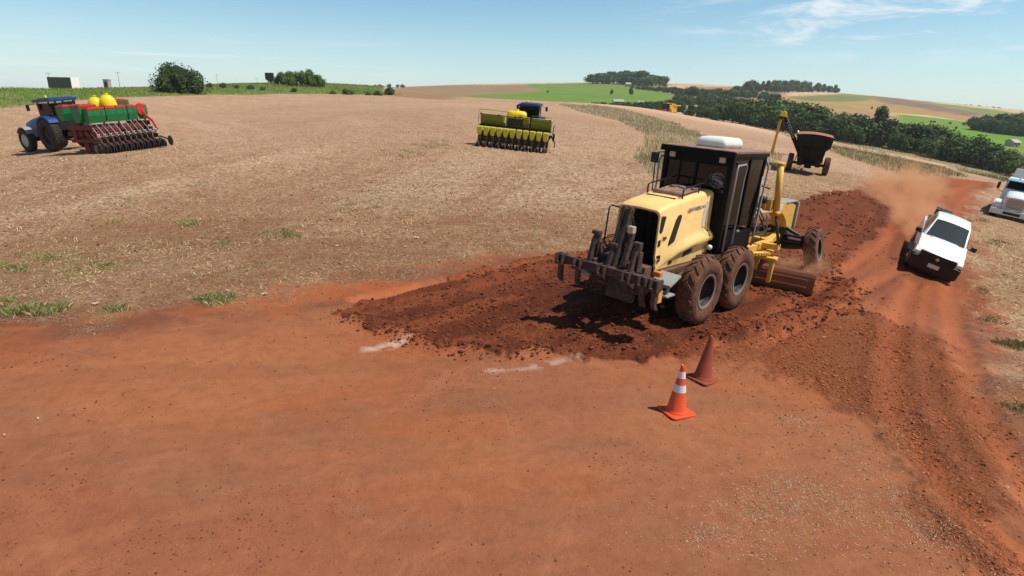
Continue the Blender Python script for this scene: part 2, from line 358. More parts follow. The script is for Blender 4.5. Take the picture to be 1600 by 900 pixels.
WIND = poly([(1120,532),(1180,520),(1260,500),(1320,478),(1338,450)]); WIND2 = poly([(1255,330),(1320,308),(1380,292),(1450,284)])
WIND3 = poly([(560,500),(620,522),(700,545),(800,553),(850,546)])
def ground_h(x, y):
    x = np.atleast_1d(np.asarray(x, float)); y = np.atleast_1d(np.asarray(y, float)); W, r = weights(x, y)
    return base_h(x, y)+detail(x, y, W, r)
def gh(x, y): return float(ground_h(x, y)[0])
def bh(x, y): return float(base_h([x], [y])[0])
def colour(x, y, W, r):
    C = np.tile(np.array(STRAW), (len(x), 1))
    def mixc(w_, c):
        nonlocal C; C = C*(1-w_[:, None])+np.array(c)[None]*w_[:, None]
    n1 = fbm(x, y, .12, 4, .55); n2 = fbm(x, y, .8, 4, .6); n3 = fbm(x+99, y, .035, 3)
    near = r < 500
    # stubble rows bend round the terrace
    a = np.hypot(x+52, y-46)+6*(fbm(x, y, .02, 2)-.5); rows = fbm(a, x*.02+y*.02, .75, 3, .65)
    mixc(sstep(rows, .46, .60)*.72*near, (.33, .17, .095)); mixc(sstep(fbm(a+300, x*.01-y*.01, .30, 3, .6), .48, .62)*.5*near, (.36, .185, .10)); mixc(sstep(1-fbm(a+300, x*.01-y*.01, .30, 3, .6), .50, .64)*.5*near, (.66, .47, .32)); mixc(sstep(fbm(a, x*.03-y*.03, 2.2, 2), .55, .7)*.35*near*(r < 90), (.70, .52, .35))
    mixc(sstep(n1, .46, .64)*.55, (.32, .145, .075)); mixc(sstep(n3, .52, .66)*.30, (.54, .38, .26))
    mixc(sstep(r, 20, 50)*.55*near, (.68, .47, .335))
    # bare red soil showing through close to the road and in the left foreground
    dr = np.full(len(x), -99.); m = r < 75; dr[m] = sdf(Z['road'], x[m], y[m])
    soil = sstep(dr, -6, .3)*sstep(n2*.6+fbm(x*.5, y*1.5, .7, 4)*.4, .40, .58)*.9*(x < 9); tan = sstep(-np.hypot((x+9)/13, (y-17)/7), -1.5, -.5)*.85; mixc(tan*(.5+.5*sstep(n2, .35, .6)), (.30, .155, .070))
    soil = np.maximum(soil, sstep(-np.hypot((x+5)/9, (y-19)/5), -1.6, -.5)*sstep(fbm(x*.5, y*1.6, .35, 4), .42, .60)*.85)
    mixc(soil, (.21, .062, .024))
    rv = sstep(-dr, -.3, 1.5)*sstep(x-.42*y, .2, 2.2)*(r < 60); mixc(rv*.62, (.37, .255, .12)); mixc(rv*sstep(n2, .5, .66)*.5, (.22, .14, .06))
    gl = sstep(-np.hypot((x+13)/7, (y-15)/6), -1.3, -.3)*sstep(n2, .48, .66)*.6; mixc(gl, (.20, .17, .05))
    mixc(sstep(-np.hypot((x-6-y*.0)/9, (y-38)/9), -1.4, -.2)*sstep(n2, .4, .6)*.4*(x < 1), (.28,.2,.08))
    mixc(W['strip']*.9, GRASSY); mixc(W['strip']*sstep(n1, .52, .66)*.35, (.22, .21, .09)); mixc(W['strip2']*.85, (.23, .20, .085)); mixc(W['verge2']*.8, (.21, .19, .08))
    mixc(W['berm'], GREEN); mixc(W['berm']*sstep(n1, .45, .65)*.5, (.20, .22, .06))
    mixc(W['road'], ROADC); rr = W['road']
    mixc(rr*sstep(fbm(x, y, .33, 4, .55), .46, .66)*.6, ORANGE); mixc(rr*sstep(-np.abs(y-10.6-.1*x), -1.6, 0)*sstep(fbm(x*.5, y*1.4, .6, 4), .40, .58)*.85*(x < 1), (.31, .075, .018))
    mixc(rr*sstep(fbm(x+31, y+7, .5, 5, .6), .52, .72)*.45, (.22, .070, .034)); mixc(rr*sstep(fbm(x-31, y+7, .22, 3, .6), .50, .64)*.6, (.33, .128, .058))
    mixc(rr*sstep(fbm(x*.6+3, y*1.7, .8, 5, .6), .54, .70)*.45, (.21, .092, .05)); mixc(rr*sstep(y-.1*x, 10.5, 8.6)*.35*sstep(x, -5, 1), (.33, .130, .064)); mixc(rr*sstep(y+.25*x, 6.8, 4.4)*.5, (.22, .085, .050)); mixc(rr*sstep(-x-.25*y, 3.5, 8)*.35*sstep(9.5-y, 0, 2), (.26, .085, .045))  # near and left road darkened, partly soil tone, partly painted vignette
    ca_, sa_ = math.cos(.22), math.sin(.22); st1 = fbm((x*ca_+y*sa_)*.12, (-x*sa_+y*ca_)*1.3, 1.6, 5, .65); mixc(rr*sstep(st1, .52, .68)*.28, (.20, .068, .030)); mixc(rr*sstep(1-st1, .55, .70)*.2, (.37, .135, .058))
    for k_, (cx, cy, rad, wd) in enumerate(((9, 22, 15.2, .16), (9, 22, 16.9, .16), (-14, -6, 14.5, .14), (-14, -6, 16.2, .14), (2.5, -9, 15.4, .13), (2.5, -9, 17.0, .13))):
        d = np.abs(np.hypot(x-cx, y-cy)-rad+(n1-.5)*.8); mixc(rr*(1-sstep(d, wd*.5, wd*1.4))*.30*sstep(n2, .38, .6), (.22, .075, .035) if k_ % 2 else (.36, .135, .065))
    edge_ = np.exp(-((dr-.5+(n2-.5)*2.2)/.85)**2)*(x < 12)*(r < 60); mixc(edge_*.95*sstep(fbm(x*.6, y*1.5, 1.1, 4, .65), .22, .48), (.135, .043, .024))
    mixc(W['orange'], ORANGE)
    mixc(sstep(r, 16, 24)*rr, (.36, .105, .042))
    mixc(W['gravel']*.85, GRAVC); mixc(W['gravel']*sstep(n2, .5, .66)*.5, (.38, .125, .05))
    mixc(W['track']*.55, (.21, .062, .026)); mixc(W['track']*sstep(RUT(x, y), .48, .62)*.8, (.33, .085, .028)); mixc(W['track']*sstep(RUT(x+40, y), .55, .66)*.6, (.15, .045, .02))
    mixc(W['loose'], LOOSEC); mixc(W['loose']*sstep(BAND(x, y), .48, .60)*.8, (.30, .078, .028)); mixc(W['loose']*sstep(BAND(x+60, y+9), .52, .64)*.7, (.095, .026, .012)); mixc(W['loose']*sstep(fbm(x, y, 1.1, 4, .6), .46, .64)*.5, (.30, .080, .030))
    mixc(W['loose']*sstep(fbm(x+5, y, 2.6, 3, .6), .55, .7)*.6, (.10, .028, .014)); L2 = W['loose']*sstep(y, 16.5, 20); mixc(L2*.55, (.23, .062, .024)); mixc(L2*sstep(RUT(x+11, y), .47, .6)*.6, (.30, .080, .028)); mixc(L2*sstep(RUT(x+80, y), .54, .66)*.6, (.12, .032, .014))
    for T in TR:
        m = r < 75; d = np.full(len(x), 9.); d[m] = ldist(T, x[m], y[m]); mixc((1-sstep(d+(n2-.5)*.4, .10, .32))*.65*np.maximum(W['road'], 0), (.42, .125, .048))
    mixc(W['lime']*.8, (.60, .44, .36))
    for pg, c in FIELDS:
        m = r > 130; w_ = np.zeros(len(x)); d = sdf(pg, x[m], y[m]); w_[m] = sstep(d, -3-.004*r[m], 3+.004*r[m]); mixc(w_, c)
    far = (r > 260); mixc(far*sstep(fbm(x, y, .012, 3), .4, .6)*.25, (.22, .17, .07))
    C *= (.84+.32*fbm(x, y, .05, 3))[:, None]
    return np.clip(C, 0, 1)

def build_ground():
    # polar sheet centred under the camera, dense in the direction of the photograph, reaching the horizon all round
    th = np.concatenate([np.linspace(-math.pi, R(-50), 60, endpoint=False), np.linspace(R(-50), R(50), 900), np.linspace(R(50), math.pi, 60)[1:]])
    dep = np.linspace(math.atan(CAM_H/2.6), math.atan(CAM_H/60), 560)     # even steps of view angle near by
    r1 = CAM_H/np.tan(dep); r2 = np.exp(np.linspace(math.log(60), math.log(600), 200))[1:]; r3 = np.exp(np.linspace(math.log(600), math.log(3400), 60))[1:]
    rr = np.concatenate([[.02, .8, 1.6], r1, r2, r3])
    Rr, T = np.meshgrid(rr, th, indexing='ij'); x = (Rr*np.sin(T)).ravel(); y = (Rr*np.cos(T)).ravel()
    W, r = weights(x, y); z = base_h(x, y)+detail(x, y, W, r)
    far = r > 2800; z[far] -= (r[far]-2800)*.03
    C = colour(x, y, W, r); n, k = len(rr), len(th)
    idx = np.arange(n*k).reshape(n, k)
    q = np.stack([idx[:-1, :-1], idx[1:, :-1], idx[1:, 1:], idx[:-1, 1:]], -1).reshape(-1, 4)[:, ::-1]
    me = bpy.data.meshes.new('ground'); me.vertices.add(n*k); me.vertices.foreach_set('co', np.stack([x, y, z], -1).ravel().astype(np.float32))
    me.loops.add(q.size); me.loops.foreach_set('vertex_index', q.ravel().astype(np.int32)); me.polygons.add(len(q))
    me.polygons.foreach_set('loop_start', np.arange(0, q.size, 4, dtype=np.int32)); me.polygons.foreach_set('use_smooth', np.ones(len(q), bool))
    a = me.color_attributes.new('soil', 'FLOAT_COLOR', 'POINT'); a.data.foreach_set('color', np.c_[C, np.ones(len(C))].ravel().astype(np.float32))
    st = np.clip((1-W['road'])*(1-W['loose'])*(1-W['berm'])*(1-W['strip']*.6), 0, 1)*(1-sstep(r, 150, 230))*(1-W['verge2']*.5)
    lo = np.clip(np.maximum(np.maximum(W['loose'], W['gravel']), W['track']*.6), 0, 1)
    b = me.color_attributes.new('cover', 'FLOAT_COLOR', 'POINT'); b.data.foreach_set('color', np.stack([st, lo, W['road']*(1-lo), np.ones(len(st))], -1).ravel().astype(np.float32))
    me.update(calc_edges=True); o = bpy.data.objects.new('ground', me); COL.objects.link(o); o['kind'] = 'structure'
    m = bpy.data.materials.new('ground_soil'); m.use_nodes = True; me.materials.append(m); n_ = m.node_tree.nodes; l = m.node_tree.links; p = n_['Principled BSDF']
    p.inputs['Roughness'].default_value = .95; p.inputs['Specular IOR Level'].default_value = .15
    def node(t, **kw):
        q = n_.new('ShaderNode'+t)
        for k_, v in kw.items(): q.inputs[k_].default_value = v
        return q
    geo = n_.new('ShaderNodeNewGeometry'); ca = n_.new('ShaderNodeVertexColor'); ca.layer_name = 'soil'; cb = n_.new('ShaderNodeVertexColor'); cb.layer_name = 'cover'
    sp = n_.new('ShaderNodeSeparateColor'); l.new(cb.outputs[0], sp.inputs[0])
    def noise(s, d, ro=.6, vec=None, dist=0):
        q = node('TexNoise', Scale=s, Detail=d, Roughness=ro, Distortion=dist); l.new(vec or geo.outputs['Position'], q.inputs[0]); return q.outputs[0]
    def mth(op, a_, b_=None, c_=None, clamp=False):
        q = n_.new('ShaderNodeMath'); q.operation = op; q.use_clamp = clamp
        for i, v in enumerate((a_, b_, c_)):
            if v is None: continue
            if isinstance(v, (int, float)): q.inputs[i].default_value = v
            else: l.new(v, q.inputs[i])
        return q.outputs[0]
    def rng_(v, a_, b_, lo_=0, hi=1):
        q = n_.new('ShaderNodeMapRange'); q.inputs[1].default_value = a_; q.inputs[2].default_value = b_; q.inputs[3].default_value = lo_; q.inputs[4].default_value = hi; l.new(v, q.inputs[0]); return q.outputs[0]
    def mix(f, a_, b_, bt='MIX'):
        q = n_.new('ShaderNodeMixRGB'); q.blend_type = bt
        for i, v in enumerate((f, a_, b_)):
            if isinstance(v, (int, float)): q.inputs[i].default_value = v
            elif isinstance(v, tuple): q.inputs[i].default_value = v+(1,)
            else: l.new(v, q.inputs[i])
        return q.outputs[0]
    S, L, D = sp.outputs[0], sp.outputs[1], sp.outputs[2]
    c = ca.outputs[0]
    # straw litter: short streaks in two directions over darker soil
    mp = n_.new('ShaderNodeMapping'); mp.inputs['Scale'].default_value = (14, 50, 30); mp.inputs['Rotation'].default_value = (0, 0, .5); l.new(geo.outputs['Position'], mp.inputs[0])
    mp2 = n_.new('ShaderNodeMapping'); mp2.inputs['Scale'].default_value = (16, 44, 30); mp2.inputs['Rotation'].default_value = (0, 0, -.9); l.new(geo.outputs['Position'], mp2.inputs[0])
    s1 = noise(1, 3, .7, mp.outputs[0], .6); s2 = noise(1, 3, .7, mp2.outputs[0], .6); sm = mth('MAXIMUM', s1, s2); mid = noise(2.6, 5, .72); cl5 = noise(7, 4, .7)
    lit = rng_(sm, .50, .72); dk = rng_(cl5, .60, .42)
    c = mix(mth('MULTIPLY', mth('MULTIPLY', dk, S), .85), c, (.16, .056, .022)); c = mix(mth('MULTIPLY', mth('MULTIPLY', lit, S), .75), c, (.74, .56, .33))
    c = mix(mth('MULTIPLY', rng_(mid, .36, .62), mth('MULTIPLY', S, .42)), c, mix(1.0, c, (.60, .50, .44), 'MULTIPLY'))
    c = mix(mth('MULTIPLY', rng_(noise(.9, 6, .75), .50, .60), mth('MULTIPLY', S, .36)), c, (.24, .090, .040))
    # compacted road: small stones and faint blotches
    vo = node('TexVoronoi', Scale=26.0); l.new(geo.outputs['Position'], vo.inputs[0]); vg = noise(1.3, 3)
    stone = mth('MULTIPLY', mth('LESS_THAN', vo.outputs['Distance'], mth('MULTIPLY', rng_(vg, .45, .75), .22)), D)
    c = mix(mth('MULTIPLY', stone, .7), c, (.17, .06, .035)); g1 = noise(60, 3, .8); c = mix(mth('MULTIPLY', rng_(g1, .35, .7), mth('MULTIPLY', D, .25)), c, (.48, .22, .12))
    c = mix(mth('MULTIPLY', rng_(noise(4.5, 6, .7), .45, .7), mth('MULTIPLY', D, .42)), c, (.17, .054, .024))
    c = mix(mth('MULTIPLY', rng_(noise(1.1, 7, .75, None, 1.5), .52, .66), mth('MULTIPLY', D, .38)), c, (.40, .165, .085)); c = mix(mth('MULTIPLY', rng_(noise(15, 5, .8), .56, .72), mth('MULTIPLY', D, .35)), c, (.17, .058, .028))
    # loose soil crumbs
    g2 = noise(22, 4, .75); c = mix(mth('MULTIPLY', rng_(g2, .55, .40), mth('MULTIPLY', L, .6)), c, (.09, .026, .013)); c = mix(mth('MULTIPLY', rng_(g2, .58, .75), mth('MULTIPLY', L, .5)), c, (.42, .17, .09))
    l.new(c, p.inputs['Base Color'])
    h = mth('ADD', mth('MULTIPLY', mth('ADD', sm, mth('MULTIPLY', cl5, 1.6)), mth('MULTIPLY', S, .05)), mth('ADD', mth('MULTIPLY', mth('ADD', g2, noise(9, 4, .7)), mth('MULTIPLY', L, .06)), mth('MULTIPLY', mth('ADD', mth('MULTIPLY', g1, .25), noise(12, 5, .7)), mth('MULTIPLY', D, .022))))
    bp = n_.new('ShaderNodeBump'); bp.inputs['Strength'].default_value = .9; bp.inputs['Distance'].default_value = 1.0; l.new(h, bp.inputs['Height']); l.new(bp.outputs[0], p.inputs['Normal'])
    return o
build_ground()
# ------------------------------------------------------------------ materials
DUST = (.34, .13, .06)
M = dict(
 yellow=mat('faded_yellow_paint', (.88, .59, .22), .5, dust=.30, dustc=(.58, .34, .15), scale=2.2, var=.12),
 yellow_dirty=mat('muddy_yellow_paint', (.78, .45, .08), .5, dust=.28, dustc=(.30, .12, .05), scale=4, var=.2),
 frame_dirty=mat('muddy_frame_steel', (.075, .055, .045), .7, dust=.6, dustc=(.22, .085, .042), scale=5, bump=.3),
 ripper=mat('dusty_ripper_steel', (.05, .036, .03), .7, dust=.38, dustc=(.24, .115, .075), scale=7, bump=.3),
 black=mat('black_paint', (.012, .011, .011), .45, dust=.12, dustc=(.10, .05, .03), scale=3),
 black_clean=mat('black_plastic', (.012, .012, .013), .4),
 cabblack=mat('dark_brown_black_cab_paint', (.005, .0045, .0045), .5, dust=.0, scale=2.5, spec=.12),
 roofdust=mat('dusty_roof_sheet', (.10, .06, .05), .7, dust=.9, dustc=(.32, .19, .15), scale=3),
 tyre_mud=mat('tyre_rubber_caked_with_red_soil', (.03, .024, .02), .9, dust=.72, dustc=(.23, .088, .042), scale=5, bump=.5),
 tyre=mat('tyre_rubber', (.022, .020, .019), .85, dust=.35, dustc=(.16, .08, .045), scale=5, bump=.2),
 rim_dirt_shade=mat('dirty_shaded_rim', (.022, .018, .016), .6, dust=.2, dustc=(.10, .045, .025), scale=6),  # dirt plus the shade of the deep dish painted into the colour
 rimedge=mat('pale_rim_edge', (.20, .17, .14), .5, dust=.5, dustc=(.30, .14, .08), scale=8),  # ring paler than the disc inside it
 rim_silver=mat('silver_rim', (.52, .52, .50), .4, metal=.2, dust=.2, dustc=(.35, .2, .12), scale=6),
 blade=mat('scoured_blade_steel', (.24, .10, .06), .6, dust=.9, dustc=(.27, .095, .045), scale=4, bump=.2),
 steel=mat('bright_cylinder_rod', (.6, .6, .6), .2, metal=1, var=.1),
 whitebox=mat('white_fibreglass', (.74, .76, .70), .45, dust=.08, dustc=(.45, .32, .24), scale=5, var=.08),
 greyplate=mat('grey_green_plate', (.30, .33, .31), .55, dust=.3, dustc=(.30, .16, .10), scale=5),
 beige=mat('beige_work_lamp_glass', (.50, .42, .30), .4),
 amber=mat('amber_lens', (.75, .20, .03), .3),
 mesh_black=mat('radiator_void', (.004, .004, .004), .8),
 glass=glass('tinted_cab_glass', (.085, .07, .06), .58), glass_dark=glass('dark_glass', (.05, .05, .055), .9),
 glass_car=glass('windscreen_glass', (.45, .55, .60), .88, .06, 1.0),  # grey-blue base colour painted to read as a pale reflection
 seat=mat('pale_teal_reflection', (.42, .55, .53), .8),  # pale teal of the reflection block, not of the seat
 sticker=mat('white_sticker', (.72, .68, .60), .6, dust=.25, dustc=(.5, .3, .2), scale=9), ink=mat('faded_blue_ink', (.20, .22, .38), .6),
 inkblack=mat('black_number_ink', (.05, .035, .02), .6), decal=mat('pale_grey_decal', (.40, .39, .37), .6),
 white=mat('white_car_paint', (.82, .82, .82), .25, dust=.05, dustc=(.55, .33, .22), scale=1.5, var=.03, coat=.6),
 white_truck=mat('white_truck_paint', (.74, .76, .78), .35, dust=.10, dustc=(.55, .38, .28), scale=2, var=.05),
 chrome=mat('dulled_chrome', (.55, .56, .58), .3, metal=.8, dust=.15, scale=6),
 lamp=mat('clear_lamp_lens', (.75, .70, .60), .15, var=.1), blue=mat('blue_tractor_paint', (.008, .05, .22), .4, dust=.12, scale=2, var=.15),
 navy=mat('dark_blue_roof_paint', (.010, .022, .10), .4, dust=.1, scale=2), red=mat('red_paint', (.36, .018, .014), .45, dust=.15, scale=3, var=.2),
 reddark=mat('dusty_dark_red_frame_paint', (.15, .014, .011), .6, dust=.3, dustc=(.16, .05, .03), scale=4), green=mat('green_hopper_plastic', (.012, .17, .055), .45, dust=.08, scale=3, var=.15),
 redlid=mat('red_hopper_lid', (.52, .03, .022), .5, dust=.06, scale=3, var=.12), tank=mat('yellow_tank_plastic', (.85, .60, .012), .35, var=.06),
 limeg=mat('olive_green_box_paint', (.17, .19, .02), .45, dust=.25, dustc=(.22, .15, .06), scale=3, var=.2), lime=mat('yellow_seed_box_plastic', (.62, .55, .04), .4, dust=.1, scale=4, var=.15),
 disc=mat('worn_disc_steel', (.14, .13, .125), .4, metal=.5, dust=.3, scale=8), grey=mat('grey_paint', (.30, .31, .32), .5, dust=.2, scale=3),
 cartblack=mat('charcoal_hopper_paint', (.009, .008, .008), .5, dust=.12, dustc=(.04, .02, .015), scale=2, spec=.2),
 cartdust=mat('rusty_dusty_tarp', (.34, .14, .08), .9, var=.3, scale=3), orangey=mat('orange_yellow_paint', (.80, .40, .03), .45, dust=.15, scale=3),
 combine=mat('yellow_combine_paint', (.72, .40, .04), .5, dust=.25, scale=2), bluevisor=mat('pale_blue_visor', (.22, .45, .60), .3), tarp=mat('dark_green_load_tarp', (.035, .075, .055), .8, var=.35, scale=1.2),
 brown=mat('weathered_brown_boards', (.20, .15, .12), .8, scale=2), cream=mat('cream_side_panel', (.55, .50, .42), .7, scale=1), pole=mat('grey_concrete_pole', (.28, .27, .26), .8),
 wood=mat('grey_brown_bark', (.12, .085, .06), .9, scale=6), cone=mat('red_orange_cone_plastic', (.72, .085, .022), .45, dust=.12, dustc=(.45, .15, .08), scale=9, var=.12),
 cone_band=mat('white_reflective_band', (.72, .70, .72), .35, dust=.1, dustc=(.5, .3, .22), scale=9, var=.05), cone_dull=mat('dirty_maroon_cone_plastic', (.30, .050, .022), .6, dust=.5, dustc=(.25, .075, .038), scale=7, var=.2),
 roofwhite=mat('pale_metal_roof', (.40, .36, .33), .6), wall=mat('pale_render', (.50, .44, .38), .8),
)
def text_mesh(name, s, size, mt, parent, loc, rot, extr=.003, shear=0, bold=0):
    cu = bpy.data.curves.new(name, 'FONT'); cu.body = s; cu.size = size; cu.extrude = extr; cu.align_x = 'CENTER'; cu.align_y = 'CENTER'; cu.shear = shear; cu.offset = bold
    o = bpy.data.objects.new(name, cu); COL.objects.link(o)
    me = bpy.data.meshes.new_from_object(o.evaluated_get(bpy.context.evaluated_depsgraph_get())); bpy.data.objects.remove(o)
    me.name = name; me.materials.clear(); me.materials.append(mt)
    t = bpy.data.objects.new(name, me); COL.objects.link(t); t.parent = parent; t.location = loc; t.rotation_euler = rot; return t
_wc = {}
def wheel(parent, loc, Rr, Wd, rim, mt='tyre', mr='rim_dirt_shade', lugs=0, lug_h=.03, side=1, rot=(0, 0, 0), key=None, edge=None, hub='rim_dirt_shade', name='wheel', dish=.5):
    """rim and hub mesh with the tyre as its child; axle along Y, outer face towards side*Y"""
    k = (Rr, Wd, rim, mt, mr, lugs, side, key)
    if k not in _wc:
        t = MB(); h = Wd/2; sw = Rr-rim; N = 48 if Rr > .6 else 32
        prof = [(rim, -h*.72), (rim+sw*.12, -h*.90), (rim+sw*.45, -h), (rim+sw*.80, -h*.94), (Rr-lug_h*.9, -h*.78), (Rr-lug_h*.55, -h*.3), (Rr-lug_h*.5, 0), (Rr-lug_h*.55, h*.3), (Rr-lug_h*.9, h*.78), (rim+sw*.80, h*.94), (rim+sw*.45, h), (rim+sw*.12, h*.90), (rim, h*.72)]
        t.lathe(prof, axis='Y', n=N)
        if lugs:
            for i in range(lugs):
                for s_ in (-1, 1):
                    a0 = 2*math.pi*(i+(.5 if s_ > 0 else 0))/lugs; da = .30*(.685/Rr)**.3*24/lugs*.8
                    pr, wv = [], 2*math.pi/lugs*.19
                    for j, (fy, rr_) in enumerate(((.02, Rr), (.45, Rr), (.84, Rr-lug_h*.45), (.97, Rr-lug_h*2.6))):
                        ac = a0+da*fy
                        ring = []
                        for aa, rad in ((ac-wv, rr_-lug_h*1.5), (ac-wv*.75, rr_), (ac+wv*.75, rr_), (ac+wv, rr_-lug_h*1.5)):
                            ring.append((math.cos(aa)*rad, s_*h*fy, math.sin(aa)*rad))
                        pr.append(ring)
                    t.loft(pr)
        else:
            for i in range(int(Rr*70)):
                a = 2*math.pi*i/int(Rr*70)
                for y in (-.45, 0, .45):
                    t.M = Matrix.Rotation(a+y*.1, 4, 'Y'); t.box((Rr-lug_h*.35, y*h*1.1, 0), (lug_h*.6, h*.36, .035)); t.M = None
        r = MB(); s = side
        d0 = s*h*(.75-dish)   # depth of the wheel disc
        r.lathe([(rim+.012, s*h*.86), (rim-.015, s*h*.86), (rim-.03, s*h*.70), (rim-.05, s*h*.3), (rim-.06, d0), (rim*.62, d0+s*.02), (rim*.40, d0+s*.05), (rim*.34, d0+s*.05), (rim*.30, d0+s*(.12 if dish < .9 else .03)), (rim*.12, d0+s*(.14 if dish < .9 else .04)), (0, d0+s*(.14 if dish < .9 else .04))], axis='Y', n=32)
        r.lathe([(rim-.06, d0), (rim-.05, -s*h*.4), (rim+.01, -s*h*.86)], axis='Y', n=32)
        for i in range(8):
            a = 2*math.pi*i/8; r.cyl((math.cos(a)*rim*.5, d0, math.sin(a)*rim*.5), (math.cos(a)*rim*.5, d0+s*.06, math.sin(a)*rim*.5), .02, n=6)
        if edge:
            r.k = 1; r.lathe([(rim+.014, s*h*.88), (rim-.035, s*h*.88), (rim-.05, s*h*.80), (rim-.035, s*h*.75)], axis='Y', n=32)
        _wc[k] = (r.mesh(name, [M[mr], M[edge or mr]]), t.mesh('tyre', M[mt]))
    a, b = _wc[k]
    o = bpy.data.objects.new(name, a); COL.objects.link(o); o.parent = parent; o.location = loc; o.rotation_euler = rot
    t = bpy.data.objects.new('tyre', b); COL.objects.link(t); t.parent = o; return o
def place(o, x, y, hd, L=3., Wd=1.6, sink=0, extra_roll=0):
    """stand a thing on the land, tilted like the land under it (x forward, y left)"""
    f = np.array([math.cos(hd), math.sin(hd)]); l = np.array([-f[1], f[0]])
    p = np.array([x, y]); q = [p+f*L/2, p-f*L/2, p+l*Wd/2, p-l*Wd/2]; h = [bh(*v) for v in q]
    dz = [(h[0]-h[1])/L, (h[2]-h[3])/Wd+extra_roll]
    X = Vector((f[0], f[1], dz[0])).normalized(); Y = Vector((l[0], l[1], dz[1])); Zz = X.cross(Y).normalized(); Y = Zz.cross(X)
    m = Matrix((X, Y, Zz)).transposed().to_4x4(); m.translation = Vector((x, y, sum(h)/4-sink)); o.matrix_world = m
    return o
# ------------------------------------------------------------------ motor grader
def make_grader():
    g = thing('motor_grader', 'yellow motor grader with black cab, rear ripper and white roof unit working the red soil', 'motor grader')
    P_ = G_POSE; hd, gr, gp = P_['hd'], P_['roll'], P_['pitch']
    X = Vector((math.cos(hd), math.sin(hd), gp)).normalized(); Y = Vector((-math.sin(hd), math.cos(hd), gr)); Zz = X.cross(Y).normalized(); Y = Zz.cross(X)
    m = Matrix((X, Y, Zz)).transposed().to_4x4(); m.translation = Vector((P_['x'], P_['y'], P_['z'])); g.matrix_world = m
    # wheels
    for x in (-.78, .78):
        for s in (-1, 1): wheel(g, (x, s*1.03, .67), .685, .37, .35, 'tyre_mud', 'rim_dirt_shade', 20, .045, s, rot=(0, random.random()*6, 0), edge='rimedge', key='g', dish=1.15)
    for s in (-1, 1): wheel(g, (6.2, s*1.0, .62), .63, .35, .33, 'tyre_mud', 'rim_dirt_shade', 20, .045, s, rot=(R(11), random.random()*6, R(6)), edge='rimedge', key='g', dish=1.15)
    # tandem cases
    for s in (-1, 1):
        b = MB(); b.prism([(-1.15, .72), (-1.0, .50), (1.0, .50), (1.15, .72), (1.0, .93), (.3, 1.0), (-.3, 1.0), (-1.0, .93)], s*.60, s*.82); b.cyl((-.78, s*.5, .67), (-.78, s*1.0, .67), .16, n=16); b.cyl((.78, s*.5, .67), (.78, s*1.0, .67), .16, n=16)
        b.cyl((0, s*.2, .75), (0, s*.62, .75), .26, n=20); b.build('tandem_case', M['frame_dirty'], g, .02)
    # rear frame, bumper and decks
    b = MB(); b.box((-.4, 0, .92), (3.2, .8, .36)); b.box((-1.95, 0, .9), (.25, 1.0, .55)); b.box((.9, 0, 1.05), (1.9, 1.1, .22)); b.cyl((-1.6, 0, .62), (.3, 0, .62), .2, n=14)
    b.box((-.9, -.52, 1.0), (1.3, .2, .12)); b.box((-.9, .52, 1.0), (1.3, .2, .12)); b.box((.2, -.6, 1.12), (.7, .35, .12)); b.box((.2, .6, 1.12), (.7, .35, .12))
    b.build('rear_frame', M['frame_dirty'], g, .015)
    for s in (-1, 1):
        b = MB(); b.box((-1.75, s*.78, .98), (.40, .42, .05), Matrix.Rotation(R(-22), 3, 'Y')); b.box((-1.85, s*.86, .72), (.3, .26, .04)); b.bar((-1.8, s*.5, .9), (-1.8, s*.9, .86), .07); b.bar((-1.85, s*.9, .72), (-1.78, s*.88, .97), .05)
        b.build('mudguard', M['greyplate'], g, .01)
        b = MB(); b.box((-1.98, s*.72, 1.10), (.12, .16, .10)); b.build('tail_lamp', M['amber'], g, .02)
    # engine hood
    def ring(x, hw, zt, zb, w2, s):
        """half outline from the crown down to the skirt"""
        return [(x, 0, zt+.03), (x, s*(hw-.09), zt+.018), (x, s*(hw-.03), zt-.01), (x, s*(hw-.0), zt-.06), (x, s*(hw+.02), zb+.10), (x, s*(hw+.05), zb+.03), (x, s*(w2-.03), zb-.03), (x, s*w2, zb-.10), (x, s*(w2-.02), zb-.17), (x, s*(hw+.05), zb-.20), (x, s*(hw+.05), 1.08)]
    ST = [(-1.72, .455, 2.17, 1.22, .52), (-1.66, .46, 2.22, 1.25, .52), (-1.30, .465, 2.28, 1.36, .54), (-.95, .47, 2.33, 1.47, .58), (-.55, .48, 2.38, 1.56, .62), (-.20, .49, 2.42, 1.61, .64), (.10, .50, 2.45, 1.64, .65), (.28, .50, 2.46, 1.64, .65)]
    b = MB(); b.smooth = True; rings = []
    for x, hw, zt, zb, w2 in ST:
        Rg = ring(x, hw, zt, zb, w2, -1); Lg = ring(x, hw, zt, zb, w2, 1); rings.append(Rg[::-1]+Lg[1:])
    b.loft(rings, caps=False, closed=False)
    inner = [[(p[0], p[1]*.93, p[2]-.035) for p in r] for r in rings[:3]]
    b.loft(inner[::-1], caps=False, closed=False)
    b.loft([rings[0], inner[0]], caps=False, closed=False)
    hood = b.build('engine_hood', M['yellow'], g)
    wn = hood.modifiers.new('edge', 'EDGE_SPLIT'); wn.split_angle = R(50)
    # radiator guard deep in the open back
    b = MB(); b.box((-1.42, 0, 1.62), (.05, .80, 1.12))
    for i in range(7): b.box((-1.47, 0, 1.18+i*.15), (.03, .8, .02))
    for i in range(5): b.box((-1.47, -.32+i*.16, 1.62), (.03, .02, 1.1))
    b.tube([(-1.6, -.18, 1.5), (-1.62, -.18, 1.85), (-1.62, -.05, 1.92), (-1.62, .02, 1.85), (-1.6, .02, 1.5)], .02)
    b.build('radiator', M['mesh_black'], g)
